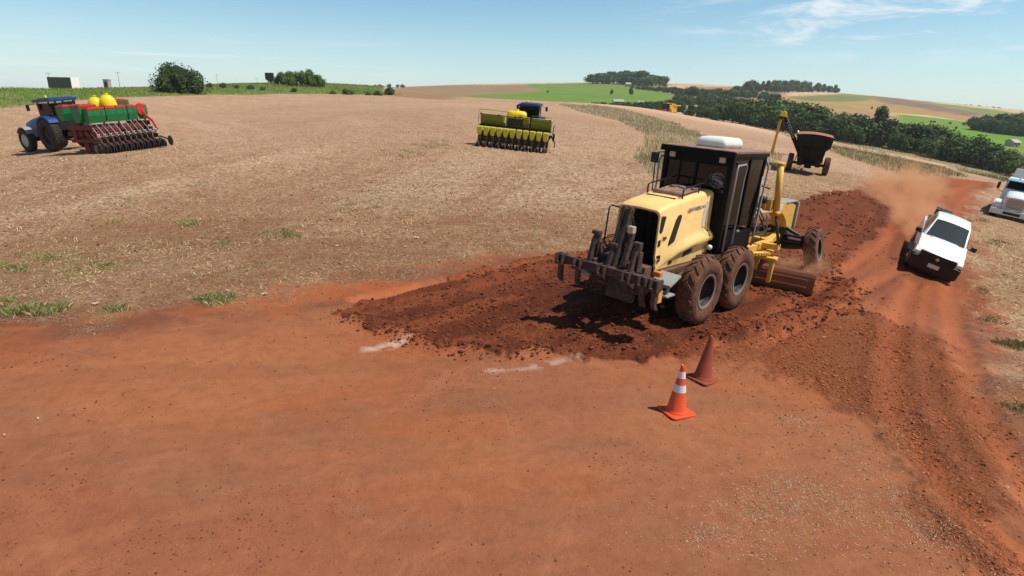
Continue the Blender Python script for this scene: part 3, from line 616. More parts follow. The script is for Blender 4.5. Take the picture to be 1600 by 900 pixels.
    def side_plate(name, pts, mt, off=.0, d=.012, yb=None):
        """plates follow the flank: give x, z outline and y at each"""
        for s in (-1, 1):
            b = MB(); n = len(pts); vs = []
            for dd in (0, d):
                for x, z in pts: vs.append((x, s*(yb(x, z)+dd+off), z))
            b.add(vs, [list(range(n)), list(range(n, 2*n))[::-1]]+[(i, i+n, (i+1) % n+n, (i+1) % n) for i in range(n)]); b.build(name, mt, g)
    def flank(x, z):
        i = max(0, min(len(ST)-2, sum(1 for s_ in ST if s_[0] <= x)-1)); a, c = ST[i], ST[i+1]; t = (x-a[0])/(c[0]-a[0]); hw, zt, zb, w2 = [a[k]*(1-t)+c[k]*t for k in range(1, 5)]
        if z > zb+.10: u = (z-zb-.10)/(zt-zb-.2); return hw+.02-.03*max(0, min(1, u))
        if z < zb-.20: return hw+.05
        return hw+.05
    side_plate('side_vent', [(-1.30, 1.50), (-1.10, 1.57), (-.93, 1.98), (-.92, 2.05), (-.97, 2.08), (-1.06, 2.06), (-1.13, 1.98), (-1.31, 1.56)], M['black'], yb=flank)
    side_plate('rear_vent', [(-1.69, 1.80), (-1.63, 1.76), (-1.58, 1.80), (-1.50, 2.08), (-1.68, 2.10)], M['black'], yb=flank)
    side_plate('access_panel', [(-1.69, 1.52), (-1.61, 1.53), (-1.61, 1.65), (-1.69, 1.63)], M['black'], yb=flank)
    side_plate('access_panel', [(-1.69, 1.22), (-1.61, 1.24), (-1.61, 1.36), (-1.69, 1.34)], M['black'], yb=flank)
    side_plate('access_panel', [(-1.26, 1.13), (-1.14, 1.14), (-1.14, 1.29), (-1.26, 1.26)], M['black'], yb=flank)
    side_plate('access_panel', [(-.72, 1.22), (-.40, 1.28), (-.38, 1.42), (-.70, 1.37)], M['black'], yb=flank)
    for s in (-1, 1):
        rz = 0 if s < 0 else math.pi
        text_mesh('side_lettering', 'NEW HOLLAND', .105, M['ink'], g, (-.33, s*.500, 2.16), (R(90), R(-3)*s*-1, rz), .004, bold=.0)
        text_mesh('fleet_number', '194', .10, M['inkblack'], g, (-1.50, s*.492, 1.66), (R(90), 0, rz), .004, bold=.002)
        b = MB(); b.prism([(-.10, 1.78), (.06, 1.78), (.10, 2.28), (.02, 2.28), (-.06, 2.1)], s*.50, s*.515); b.build('side_sticker', M['sticker'], g)
        b = MB(); b.tube([(.02, s*.475, 2.05), (-.08, s*.475, 1.80), (.02, s*.60, 1.70), (.10, s*.64, 1.60), (.12, s*.64, 1.48)], .008, 6); b.build('hose', M['black_clean'], g)
        b = MB(); b.lathe([(0, .05), (.04, .045), (.06, .0), (.04, -.045), (0, -.05)], (.16, s*.66, 1.33), 'Y', 14); b.build('side_lamp', M['whitebox'], g)
    # top of the hood: intake slot, dusty intake cover, rails
    b = MB(); b.box((-.98, 0, 2.345), (.05, .64, .03), Matrix.Rotation(R(-7), 3, 'Y')); b.build('hood_slot', M['black'], g)
    b = MB(); b.box((-.25, 0, 2.435), (.95, .66, .05), Matrix.Rotation(R(-5), 3, 'Y')); b.cyl((-.72, -.32, 2.41), (-.72, .32, 2.41), .055, n=10)
    for i in range(9): b.box((-.05+random.uniform(-.1, .3), random.uniform(-.3, .3), 2.48), (.12, .1, .05), Matrix.Rotation(random.random()*3, 3, 'Z'))
    b.build('intake_cover', M['roofdust'], g, .012)
    for s in (-1, 1):
        b = MB(); b.tube([(-.85, s*.39, 2.36), (-.85, s*.39, 2.52), (-.80, s*.39, 2.55), (.25, s*.39, 2.66)], .017, 8); b.tube([(-.2, s*.39, 2.42), (-.2, s*.39, 2.61)], .014, 6)
        b.build('hood_rail', M['black'], g)
    # ---- cab
    x0, x1, yw, zb, zt = .30, 1.93, .78, 1.18, 3.24
    c = MB()
    for s in (-1, 1):
        c.bar((x0+.05, s*(yw-.05), zb), (x0+.05, s*(yw-.05), zt), .11, .11); c.bar((x1-.10, s*(yw-.04), zb+.1), (x1+.08, s*(yw-.04), zt), .08, .09)
        c.bar((x0+.88, s*(yw-.03), zb), (x0+.90, s*(yw-.03), zt), .07, .07); c.box(((x0+x1)/2, s*(yw-.035), zb+.20), (x1-x0, .06, .42)); c.box(((x0+x1)/2+.05, s*(yw-.04), zt-.06), (x1-x0+.08, .07, .14))
    c.box((x0+.04, 0, zt-.13), (.08, yw*2-.1, .26)); c.box((x0+.03, 0, zb+.62), (.06, yw*2-.1, 1.25)); c.box((x1-.06, 0, zb+.2), (.06, yw*2-.1, .4)); c.box((x1+.05, 0, zt-.06), (.08, yw*2-.1, .14)); c.box(((x0+x1)/2, 0, zb), (x1-x0, yw*2-.02, .06))
    c.box((x0+.03, 0, zt-.8), (.05, .06, 1.4)); c.box((x0+.03, .38, zt-.8), (.04, .04, 1.4))
    cab = c.build('cab', M['cabblack'], g, .015)
    r = MB(); r.box(((x0+x1)/2+.02, 0, zt+.03), (x1-x0+.22, yw*2+.08, .06)); r.build('cab_roof', M['roofdust'], g, .015)
    r = MB(); r.box((x0-.06, 0, zt-.02), (.08, yw*2+.1, .12)); r.box(((x0+x1)/2, -yw-.03, zt-.03), (x1-x0+.2, .03, .07)); r.box(((x0+x1)/2, yw+.03, zt-.03), (x1-x0+.2, .03, .07)); r.build('roof_edge', M['cabblack'], g, .01)
    r = MB(); r.box((x0+.045, .38, 2.62), (.02, .70, .72)); r.box((x0+.045, -.38, 2.62), (.02, .70, .72)); rw = r.build('rear_window', M['glass_dark'], g)
    for s in (-1, 1):
        r = MB(); r.box((x0+.49, s*(yw-.03), 2.42), (.74, .012, 1.45)); r.build('door_window', M['glass'], g)
        r = MB(); r.box((x0+1.28, s*(yw-.03), 2.42), (.68, .012, 1.45)); r.build('side_window', M['glass'], g)
        r = MB(); r.box((x0+.49, s*(yw+.012), 1.46), (.76, .03, .44)); r.tube([(x0+.13, s*(yw+.03), 1.75), (x0+.85, s*(yw+.03), 1.72)], .018); 
        dd = r.build('door', M['cabblack'], g, .01); h = MB(); h.box((x0+.75, s*(yw+.045), 1.62), (.12, .03, .03)); h.build('handle', M['greyplate'], dd)
        r = MB(); r.tube([(x0+.02, s*(yw+.10), 1.25), (x0+.02, s*(yw+.10), 2.95), (x0+.06, s*(yw+.09), 3.02), (x0+.45, s*(yw+.08), 3.04), (x0+.52, s*(yw+.08), 2.98), (x0+.52, s*(yw+.06), 2.75), (x0+.52, s*(yw+.06), 1.4), (x0+.52, s*(yw), 1.3)], .019); r.build('grab_rail', M['grey'], g)
        r = MB(); r.tube([(x1+.10, s*(yw), 3.1), (x1+.17, s*(yw+.04), 2.95), (x1+.0, s*(yw+.07), 1.55), (x1-.05, s*(yw+.07), 1.2)], .02); r.tube([(x1+.05, s*yw, 2.75), (x1-.1, s*(yw+.05), 1.9)], .015); r.build('front_grab_rail', M['grey'], g)
        r = MB(); r.box((1.55, s*.86, 1.08), (.5, .22, .03)); r.box((1.55, s*.9, .8), (.42, .18, .03)); r.bar((1.34, s*.95, 1.1), (1.34, s*.95, .75), .03); r.bar((1.76, s*.95, 1.1), (1.76, s*.95, .75), .03); r.build('step', M['frame_dirty'], g)
        r = MB(); r.box((x0-.03, s*.56, 3.10), (.05, .13, .11)); r.build('work_lamp', M['beige'], g, .012)
    r = MB(); r.box((x1+.02, 0, 2.42), (.012, yw*2-.2, 1.45)); r.build('windscreen', M['glass'], g)
    # round emblem on the rear glass: globe lines with a slanted name band
    e = MB(); cy, cz, rr = -.50, 2.68, .17; xx = x0+.028
    def ringp(ra, rb, rot=0, a0=0, a1=6.2832, n=24, th=.010):
        pts = [];
        for i in range(n+1):
            a = a0+(a1-a0)*i/n; u, v = ra*math.cos(a), rb*math.sin(a); u, v = u*math.cos(rot)-v*math.sin(rot), u*math.sin(rot)+v*math.cos(rot); pts.append((xx, cy+u, cz+v))
        for p, q in zip(pts[:-1], pts[1:]): e.bar(p, q, .004, th, up=(1, 0, 0))
    ringp(rr*.92, rr*.92, 0, .5, 2.7, 12); ringp(rr*.92, rr*.92, 0, 3.6, 5.9, 12); ringp(rr*.6, rr*.92, 0, .8, 2.4, 8, .007); ringp(rr*.6, rr*.92, 0, 4.0, 5.5, 8, .007); ringp(rr*.25, rr*.92, 0, .9, 2.2, 6, .007); ringp(rr*1.22, rr*.36, .45, 0, 6.2832, 30, .012)
    for v in (.45, .68): ringp(rr*.8, .001, .0, 0, 0, 1); e.bar((xx, cy-rr*.75*(1-v*.4), cz+rr*v), (xx, cy+rr*.75*(1-v*.4), cz+rr*v), .004, .006, up=(1, 0, 0)); e.bar((xx, cy-rr*.7*(1-v*.4), cz-rr*v), (xx, cy+rr*.7*(1-v*.4), cz-rr*v), .004, .006, up=(1, 0, 0))
    em = e.build('emblem', M['decal'], rw)
    for i in range(6):
        u = -.13+i*.052; t = .45
        q = MB(); 
        pass
    lt = text_mesh('emblem_lettering', 'CARRER', .075, M['decal'], rw, (xx-.003, cy, cz), (R(90), R(-26)*-1, R(-90)), .003, bold=.002)
    s_ = MB(); s_.box((1.0, 0, 1.75), (.50, .5, .16)); s_.box((.78, 0, 2.1), (.14, .48, .65)); s_.box((.78, 0, 2.5), (.1, .28, .16)); s_.build('seat', M['black_clean'], g, .03)
    s_ = MB(); s_.prism([(1.02, 2.0), (1.12, 2.16), (1.6, 2.14), (1.62, 1.98)], -.30, -.71); s_.build('reflection_block', M['seat'], g, .03)  # added pale block behind the side glass, standing in for a reflection
    s_ = MB(); s_.box((1.62, 0, 1.75), (.18, .3, 1.0)); s_.tube([(1.5+.0, .17*math.cos(a), 2.3+.17*math.sin(a)) for a in np.linspace(0, 6.283, 16)], .015); s_.build('steering_console', M['black_clean'], g, .02)
    # white roof unit
    r = MB(); r.smooth = True; rg = []
    for z, k, dx in ((0, 1, 0), (.09, 1, 0), (.16, .95, 0), (.205, .82, .02), (.215, .55, .03)):
        o = []; a_, b_ = .47*k, .34*k
        for cx, cy_, st in ((1, 1, 0), (-1, 1, 1), (-1, -1, 2), (1, -1, 3)):
            for q in range(4):
                an = st*math.pi/2+q*math.pi/6; o.append((1.30+cx*(a_-.08)+.08*math.cos(an)+dx, .03+cy_*(b_-.08)+.08*math.sin(an), 3.305+z))
        rg.append(o)
    r.loft(rg); r.build('roof_unit', M['whitebox'], g)
    # mirrors
    for s in (-1, 1):
        r = MB(); r.box((x0-.02, s*(yw+.20), 2.98), (.05, .17, .22)); r.tube([(x0+.05, s*yw, 3.12), (x0-.02, s*(yw+.12), 3.1), (x0-.02, s*(yw+.18), 2.9), (x0-.0, s*(yw+.16), 2.2)], .014)
        if s > 0: r.build('mirror', M['black'], g, .01)
    # ---- front frame (gooseneck)
    b = MB(); b.prism([(1.85, 1.20), (1.85, 1.62), (2.15, 1.90), (2.6, 2.02), (4.6, 1.96), (5.5, 1.86), (6.15, 1.78), (6.45, 1.70), (6.45, 1.02), (6.1, .98), (5.85, 1.30), (5.5, 1.52), (4.6, 1.62), (2.8, 1.64), (2.5, 1.5), (2.3, 1.2)], -.21, .21); b.build('front_frame', M['yellow_dirty'], g, .02)
    b = MB(); b.box((6.05, 0, 1.83), (.85, .46, .04)); b.bar((6.5, -.24, 1.8), (6.52, -.24, 1.05), .06, .10); b.bar((6.5, .24, 1.8), (6.52, .24, 1.05), .06, .10); b.box((6.54, 0, 1.42), (.04, .5, .75)); b.build('front_guard', M['greyplate'], g, .01)
    for s in (-1, 1):
        b = MB(); b.prism([(3.3, 1.70), (5.35, 1.64), (5.35, 1.82), (3.3, 1.93)], s*.212, s*.220); b.build('frame_sticker', M['sticker'], g)
    # front axle
    b = MB(); b.prism([(-.86, .60), (-.30, .48), (.30, .48), (.86, .60), (.86, .80), (.30, .78), (.2, 1.0), (-.2, 1.0), (-.30, .78), (-.86, .80)], 6.08, 6.32, 'X'); b.box((6.2, 0, .92), (.5, .4, .3)); b.build('front_axle', M['black'], g, .02)
    b = MB(); b.cyl((6.0, -.75, .9), (6.0, .75, .9), .035); b.cyl((5.98, -.72, .72), (5.98, .72, .72), .045); b.cyl((6.05, -.12, 1.12), (6.2, -.66, .86), .05); b.cyl((6.05, .12, 1.12), (6.2, .66, .86), .05)
    for s in (-1, 1): b.box((6.15, s*.74, .78), (.26, .16, .34)); b.box((6.3, s*.80, .67), (.2, .2, .3))
    b.build('steering_linkage', M['black'], g, .01)
    # drawbar, circle, blade
    b = MB(); b.bar((5.95, 0, .82), (3.9, .50, .98), .16, .16); b.bar((5.95, 0, .82), (3.9, -.50, .98), .16, .16); b.bar((3.95, .55, .98), (2.35, .55, .98), .16, .16); b.bar((3.95, -.55, .98), (2.35, -.55, .98), .16, .16); b.box((3.9, 0, 1.0), (.2, 1.2, .14)); b.box((2.45, 0, 1.0), (.2, 1.3, .14)); b.box((3.2, 0, 1.05), (.55, .5, .2)); b.cyl((5.85, 0, .82), (6.1, 0, .82), .13, n=14)
    b.bar((3.3, -.55, 1.0), (3.3, -1.02, 1.02), .16, .14); b.bar((3.3, .55, 1.0), (3.3, 1.02, 1.02), .16, .14); b.build('drawbar', M['yellow_dirty'], g, .015)
    b = MB(); b.lathe([(.86, -.04), (.86, .04), (.72, .04), (.72, -.04), (.86, -.04)], (3.2, 0, .86), 'Z', 48)
    for i in range(64):
        a = 2*math.pi*i/64; b.box((3.2+.875*math.cos(a), .875*math.sin(a), .86), (.045, .045, .07), Matrix.Rotation(a, 3, 'Z'))
    b.build('circle_gear', M['yellow_dirty'], g)
    A = R(-10); rz = Matrix.Rotation(-A, 4, 'Z'); ctr = Matrix.Translation((3.2, 0, -.07)) @ rz      # right end set forward... swings the near end out ahead
    b = MB(); b.M = ctr
    b.prism([(-.05, .80), (.10, .80), (.14, .45), (.0, .30), (-.1, .45)], -.62, -.50); b.prism([(-.05, .80), (.10, .80), (.14, .45), (.0, .30), (-.1, .45)], .50, .62)
    b.prism([(-.30, .84), (-.02, .84), (-.10, .55), (-.20, .26), (-.28, .22), (-.30, .5)], -1.0, -.90); b.box((-.2, -.8, .82), (.3, .5, .08)); b.cyl((-.0, -.7, .34), (-.0, .7, .34), .05); b.cyl((-.1, -.1, .55), (-.05, .9, .5), .04); b.build('blade_arm', M['yellow_dirty'], g, .02)
    b = MB(); b.M = ctr; cur = [(.10+.13*math.cos(t)-.12, .30+.31*math.sin(t)) for t in np.linspace(-1.25, 1.25, 9)]
    out = [(-.02*0+u-.05, v) for u, v in cur]; inn = [(u-.025-.05, v) for u, v in cur][::-1]
    b.prism([(-u, v+.02) for u, v in out+inn], -1.95, 1.75); b.box((.09, -.1, .02), (.03, 3.7, .14)); b.bar((-.10, -1.8, .42), (-.10, 1.6, .42), .03, .05); b.bar((-.10, -1.8, .24), (-.10, 1.6, .24), .03, .05)
    b.build('blade', M['blade'], g)
    # lift cylinders with their saddle
    b = MB(); b.box((3.0, 0, 2.0), (.30, 1.3, .14)); b.box((3.0, -.66, 2.02), (.18, .2, .26)); b.box((3.0, .66, 2.02), (.18, .2, .26)); b.box((2.9, 0, 1.85), (.5, .42, .42)); b.build('lift_saddle', M['yellow_dirty'], g, .02)
    for s in (-1, 1):
        b = MB(); b.cyl((3.0, s*.76, 2.98), (3.10, s*.84, 1.85), .075, n=16); b.cyl((3.0, s*.76, 2.98), (2.995, s*.758, 3.03), .085, n=16); b.cyl((3.1, s*.84, 1.90), (3.11, s*.85, 1.80), .085, n=16)
        cy_ = b.build('lift_cylinder', M['yellow_dirty'], g); b = MB(); b.cyl((3.1, s*.84, 1.85), (3.28, s*1.0, 1.05), .035); b.build('rod', M['ripper'], cy_)
        b = MB(); b.tube([(3.02, s*.62, 2.4), (2.8, s*.3, 2.5), (2.4, s*.2, 2.2), (2.1, s*.3, 1.7)], .018); b.tube([(2.9, s*.5, 2.1), (2.7, s*.55, 1.75), (2.5, s*.4, 1.4), (2.2, s*.4, 1.25)], .02); b.tube([(3.1, s*.3, 2.05), (3.2, s*.55, 1.65), (3.0, s*.5, 1.3), (2.6, s*.4, 1.2)], .02); b.tube([(3.3, s*.25, 1.9), (3.35, s*.5, 1.5), (3.7, s*.5, 1.2), (4.2, s*.3, 1.35), (4.3, s*.2, 1.6)], .016); b.tube([(2.3, s*.35, 1.7), (2.7, s*.6, 1.3), (3.3, s*.6, 1.35), (3.6, s*.3, 1.6)], .016); b.build('hydraulic_hose', M['black'], g)
        b = MB(); b.lathe([(0, -.07), (.08, -.07), (.09, 0), (.08, .07), (0, .07)], (2.72, s*.62, 2.16), 'Y', 14); b.build('front_lamp', M['black'], g)
    # ---- ripper on the back
    b = MB(); b.box((-2.55, -.03, 1.08), (.15, 2.2, .16)); b.build('ripper_beam', M['ripper'], g, .012)
    b = MB()
    for s in (-1, 1):
        b.bar((-2.55, s*.36, 1.02), (-2.0, s*.30, .72), .10, .14); b.bar((-2.5, s*.36, 1.16), (-2.0, s*.26, 1.28), .07, .10); b.prism([(-2.0, .62), (-2.08, 1.0), (-2.02, 1.42), (-1.92, 1.42), (-1.9, .62)], s*.24, s*.34)
    b.box((-2.0, 0, .75), (.18, .9, .24)); b.box((-2.0, 0, .52), (.12, .6, .2)); b.build('ripper_linkage', M['ripper'], g, .01)
    b = MB(); b.box((-2.14, 0, 1.48), (.22, .3, .08)); b.prism([(-2.5, 1.16), (-2.3, 1.16), (-2.04, 2.15), (-2.02, 2.24), (-2.16, 2.24), (-2.22, 2.0)], -.10, -.04); b.prism([(-2.5, 1.16), (-2.3, 1.16), (-2.04, 2.15), (-2.02, 2.24), (-2.16, 2.24), (-2.22, 2.0)], .04, .10); b.prism([(-2.42, 1.16), (-2.28, 1.16), (-2.1, 1.85), (-2.2, 1.85)], -.24, -.16); b.box((-2.12, .0, 1.95), (.09, .2, .5)); b.cyl((-2.44, .0, 1.18), (-2.12, 0, 2.0), .06, n=12); b.build('ripper_mast', M['ripper'], g, .01)
    b = MB(); b.box((-2.2, -.18, 1.84), (.11, .13, .13)); b.bar((-2.12, -.18, 1.75), (-2.05, -.1, 1.5), .05); b.build('valve_block', M['beige'], g, .01)
    b = MB(); b.tube([(-1.9, .50, 1.35), (-2.02, .50, 1.45), (-1.98, .50, 2.12), (-1.90, .50, 2.16), (-1.74, .44, 2.12)], .016); b.build('ladder_rail', M['black'], g)
    b = MB(); b.tube([(-2.05, -.04, 2.15), (-2.0, -.1, 1.9), (-2.02, -.12, 1.4)], .02); b.tube([(-2.05, .1, 2.1), (-1.95, .15, 1.8), (-2.0, .12, 1.3)], .02); b.tube([(-2.2, -.1, 1.8), (-2.1, .1, 1.6), (-2.0, .2, 1.2)], .018); b.build('hydraulic_hose', M['black'], g)
    for y, top, lean in ((.44, 1.66, .22), (-.46, 1.62, .22), (.02, 1.50, .15)):      # raised shanks
        b = MB(); b.prism([(-2.62, .98), (-2.44, .98), (-2.28+lean*.2, top), (-2.30+lean*.2, top+.05), (-2.44+lean*.2, top+.05), (-2.5+lean*.1, top-.1)], y-.035, y+.035); b.prism([(-2.44, 1.16), (-2.22, 1.10), (-2.25, 1.2), (-2.36, top-.1), (-2.40, top-.1)], y-.085, y-.06); b.prism([(-2.44, 1.16), (-2.22, 1.10), (-2.25, 1.2), (-2.36, top-.1), (-2.40, top-.1)], y+.06, y+.085)
        b.box((-2.38, y, top+.03), (.12, .15, .07)); b.build('shank', M['ripper'], g, .008)
    for y in (1.02, .60, .05, -.48, -.82, -1.06):     # shank pockets and the shanks hanging below
        b = MB(); b.box((-2.63, y-.07, 1.08), (.19, .03, .22)); b.box((-2.63, y+.07, 1.08), (.19, .03, .22)); b.box((-2.70, y, 1.00), (.05, .16, .06)); b.build('shank_pocket', M['ripper'], g, .006)
        if abs(y) > .55:
            b = MB(); b.prism([(-2.66, 1.0), (-2.58, 1.0), (-2.56, .72), (-2.48, .60), (-2.60, .63), (-2.66, .75)], y-.04, y+.04); b.build('shank', M['ripper'], g, .006)
    b = MB(); b.box((-2.45, -1.02, .84), (.14, .14, .22)); b.build('hitch_block', M['yellow_dirty'], g, .01)
    return g
grader = make_grader()
# dirt pushed by the blade is part of the ground relief
# ------------------------------------------------------------------ traffic cones
def make_cone(label, clean):
    t = thing('traffic_cone', label, 'traffic cone', 'traffic cones on the red road')
    b = MB(); n = .21; pts = []
    for cx, cy, st in ((1, 1, 0), (-1, 1, 1), (-1, -1, 2), (1, -1, 3)):
        for q in range(4):
            an = st*math.pi/2+q*math.pi/6; pts.append((cx*(n-.05)+.05*math.cos(an), cy*(n-.05)+.05*math.sin(an)))
    b.prism(pts, .0, .028, 'Z'); base = b.build('base', M['cone' if clean else 'cone_dull'], t, .006)
    prof = [(.165, .028), (.160, .045), (.150, .055), (.138, .07), (.034, .70), (.030, .745), (.022, .75), (.018, .70)]
    b = MB(); b.lathe(prof, n=40); b.build('body', M['cone' if clean else 'cone_dull'], t)
    if clean:
        rad = lambda z: .138+(z-.07)/(.63)*(.034-.138)+.0025
        for z0, z1 in ((.345, .455), (.555, .655)):
            b = MB(); b.lathe([(rad(z0), z0), (rad(z1), z1)], n=40); b.build('reflective_band', M['cone_band'], t)
    return t
c = make_cone('clean red-orange traffic cone with two white reflective bands', True); c.location = (2.44, 7.83, gh(2.44, 7.83)-.004); c.rotation_euler = (R(1), R(1.5), R(24))
c = make_cone('dirty dark maroon traffic cone without bands behind the banded cone', False); c.location = (3.11, 8.82, gh(3.11, 8.82)-.004); c.rotation_euler = (Matrix.Rotation(R(4.5), 3, 'Y') @ Matrix.Rotation(R(38), 3, 'Z')).to_euler(); c.location.z -= .006

# ------------------------------------------------------------------ pickup
def section(x, w, zt, zb, r=.10, crown=.03, tuck=.04):
    """closed body ring at station x: half width w, top zt, bottom zb"""
    R_ = [(w-tuck*1.5, zb), (w, zb+(zt-zb)*.30), (w, zb+(zt-zb)*.62), (w-.02, zt-r), (w-r*.45, zt-r*.28), (w-r*1.3, zt), (w*.4, zt+crown)]
    return [(x, -a, b) for a, b in R_]+[(x, a, b) for a, b in R_[::-1]]
def make_pickup():
    t = thing('pickup_truck', 'white double cab pickup with black lower front driving toward the camera on the red track', 'pickup truck')
    b = MB(); b.smooth = True
    b.loft([section(2.62, .62, .90, .62, .08, .02), section(2.60, .78, .96, .52, .09, .03), section(2.42, .88, 1.03, .45, .1, .04), section(2.0, .915, 1.10, .42, .1, .05), section(1.35, .92, 1.17, .42, .1, .05), section(1.0, .925, 1.20, .42, .1, .04), section(-1.0, .925, 1.20, .42, .08, .03), section(-1.25, .925, 1.17, .42, .06, .0), section(-2.62, .92, 1.15, .45, .05, .0), section(-2.66, .90, 1.10, .5, .05, .0)])
    body = b.build('body', M['white'], t); e = body.modifiers.new('e', 'EDGE_SPLIT'); e.split_angle = R(42)
    # greenhouse
    def gr(x, w, z): return [(x, -w, z), (x, -w*.55, z+.035), (x, 0, z+.045), (x, w*.55, z+.035), (x, w, z)]
    b = MB(); b.smooth = True
    low = [(1.10, .80, 1.17), (.30, .66, 1.76), (.05, .64, 1.80), (-.95, .64, 1.79), (-1.12, .66, 1.72), (-1.28, .78, 1.18)]
    b.loft([gr(*q) for q in low], caps=False, closed=False)
    side = [(x, w, z) for x, w, z in low]
    for s in (-1, 1):
        n = len(side); mid = [(x, s*(w+.0), z) for x, w, z in side]; base = [(x, s*.885, 1.14) for x in (1.10, .75, .1, -.9, -1.1, -1.28)]
        b.loft([mid, base], caps=False, closed=False)
    cb = b.build('cab', M['white'], t); e = cb.modifiers.new('e', 'EDGE_SPLIT'); e.split_angle = R(30)
    def pane(name, pts, mt, d=.008, par=t):
        b = MB(); P3 = [Vector(p) for p in pts]; nrm = (P3[1]-P3[0]).cross(P3[2]-P3[0]).normalized(); cen = sum(P3, Vector())/len(P3)
        if nrm.dot(cen-Vector((0, 0, 1.3))) < 0: nrm = -nrm
        n = len(P3); b.add([p+nrm*.004 for p in P3]+[p+nrm*(.004+d) for p in P3], [list(range(n)), list(range(n, 2*n))[::-1]]+[(i, i+n, (i+1) % n+n, (i+1) % n) for i in range(n)])
        return b.build(name, mt, par)
    # windscreen follows the crown of the cab front
    b = MB(); rows = []
    for f in (.06, .93):
        x = 1.10+(.30-1.10)*f; w_ = .80+(.66-.80)*f; z = 1.17+(1.76-1.17)*f; off = Vector((.59, 0, .80)).normalized()*.012
        rows.append([Vector(p)+off for p in [(x, -w_*.93, z+.006), (x, -w_*.55, z+.035), (x, 0, z+.045), (x, w_*.55, z+.035), (x, w_*.93, z+.006)]])
    b.smooth = True; b.loft(rows, caps=False, closed=False); b.loft([[p-off*.5 for p in r] for r in rows], caps=False, closed=False); ws = b.build('windscreen', M['glass_car'], t)
    b = MB(); b.box((1.13, -.3, 1.215), (.03, .55, .015), Matrix.Rotation(R(8), 3, 'Z')); b.box((1.12, .35, 1.215), (.03, .5, .015), Matrix.Rotation(R(6), 3, 'Z')); b.build('wiper', M['black_clean'], ws)
    for s in (-1, 1):
        def on(x, f):  # point on the side wall
            xs = [q[0] for q in low]; tw = None
            for i in range(len(low)-1):
                if xs[i] >= x >= xs[i+1]: u = (x-xs[i])/(xs[i+1]-xs[i]); tw = (low[i][1]+(low[i+1][1]-low[i][1])*u, low[i][2]+(low[i+1][2]-low[i][2])*u)
            w_, z = tw; return (x, s*(.885+(w_-.885)*f), 1.14+(z-1.14)*f)
        pane('side_window', [on(.80, .12), on(.33, .86), on(-.10, .88), on(-.10, .12)], M['glass_dark']); pane('side_window', [on(-.20, .12), on(-.20, .88), on(-.85, .88), on(-1.05, .12)], M['glass_dark'])
        b = MB(); b.box((.98, s*1.06, 1.27), (.12, .22, .17)); b.bar((.95, s*.88, 1.20), (.97, s*1.0, 1.22), .05); b.build('mirror', M['black_clean'], t, .04)
        b = MB(); b.prism([(2.30, .84), (2.63, .80), (2.64, .92), (2.42, 1.0), (2.15, 1.02)], s*.56, s*.895); b.build('headlight', M['lamp'], t, .03)
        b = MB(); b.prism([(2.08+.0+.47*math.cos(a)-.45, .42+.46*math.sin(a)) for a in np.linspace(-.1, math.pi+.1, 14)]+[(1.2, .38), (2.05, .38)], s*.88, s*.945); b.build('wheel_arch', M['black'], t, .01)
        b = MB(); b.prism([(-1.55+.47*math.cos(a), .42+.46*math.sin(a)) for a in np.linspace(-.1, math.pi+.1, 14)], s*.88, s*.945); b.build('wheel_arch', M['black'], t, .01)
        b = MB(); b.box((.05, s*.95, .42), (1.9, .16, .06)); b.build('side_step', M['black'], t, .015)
        for x in (.35, -.6): h = MB(); h.box((x-.1, s*.93, 1.03), (.18, .03, .03)); h.build('door_handle', M['black_clean'], t)
        for x in (1.62, -1.55): wheel(t, (x, s*.80, .385), .385, .26, .22, 'tyre', 'rim_silver', 0, .02, s, key='p', dish=.25)
    b = MB(); b.box((2.60, 0, .56), (.20, 1.78, .42)); b.box((2.62, 0, .36), (.10, 1.6, .16)); b.box((2.50, -.86, .56), (.26, .14, .40)); b.box((2.50, .86, .56), (.26, .14, .40)); b.box((2.655, -.62, .55), (.03, .26, .14)); b.box((2.655, .62, .55), (.03, .26, .14)); b.build('front_bumper', M['black'], t, .03)  # black bumper made taller, its colour also standing in for undershadow
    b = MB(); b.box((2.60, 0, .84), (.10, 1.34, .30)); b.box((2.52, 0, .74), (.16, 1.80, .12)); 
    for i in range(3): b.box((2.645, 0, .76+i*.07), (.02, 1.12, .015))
    gl = b.build('grille', M['black'], t, .01)  # grille black carried wider, partly painted shade
    b = MB(); b.cyl((2.65, 0, .84), (2.665, 0, .84), .065, n=18); b.build('badge', M['chrome'], gl)
    b = MB(); b.box((2.72, 0, .58), (.012, .42, .14)); b.build('number_plate', M['sticker'], t)
    b = MB(); b.box((-1.95, 0, 1.22), (1.3, 1.62, .06)); b.tube([(-1.35, -.7, 1.18), (-1.4, -.62, 1.66), (-1.4, .62, 1.66), (-1.35, .7, 1.18)], .03); b.build('bed_cover', M['black'], t, .01)
    b = MB(); b.box((.1, 0, .33), (4.4, 1.2, .16)); b.build('chassis', M['black'], t)
    return t
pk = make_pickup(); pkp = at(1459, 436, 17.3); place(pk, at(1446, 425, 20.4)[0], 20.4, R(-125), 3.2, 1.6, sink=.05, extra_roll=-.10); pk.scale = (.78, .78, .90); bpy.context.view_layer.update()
bx = thing('dark_toolbox', 'black box strapped behind the roof of the white pickup', 'toolbox')
b = MB(); b.box((0, 0, .12), (.5, .62, .24)); b.build('box', M['black_clean'], bx, .03)
b = MB(); b.box((0, 0, .27), (.54, .66, .05)); b.bar((.05, -.2, .30), (.05, .1, .30), .10, .04); b.build('lid', M['black'], bx, .015)
bx.matrix_world = pk.matrix_world @ Matrix.Translation((-1.62, -.42, 1.48)); 
bs = MB(); bs.box((0, 0, -.12), (.4, .5, .22)); bs.build('stand', M['black'], bx)

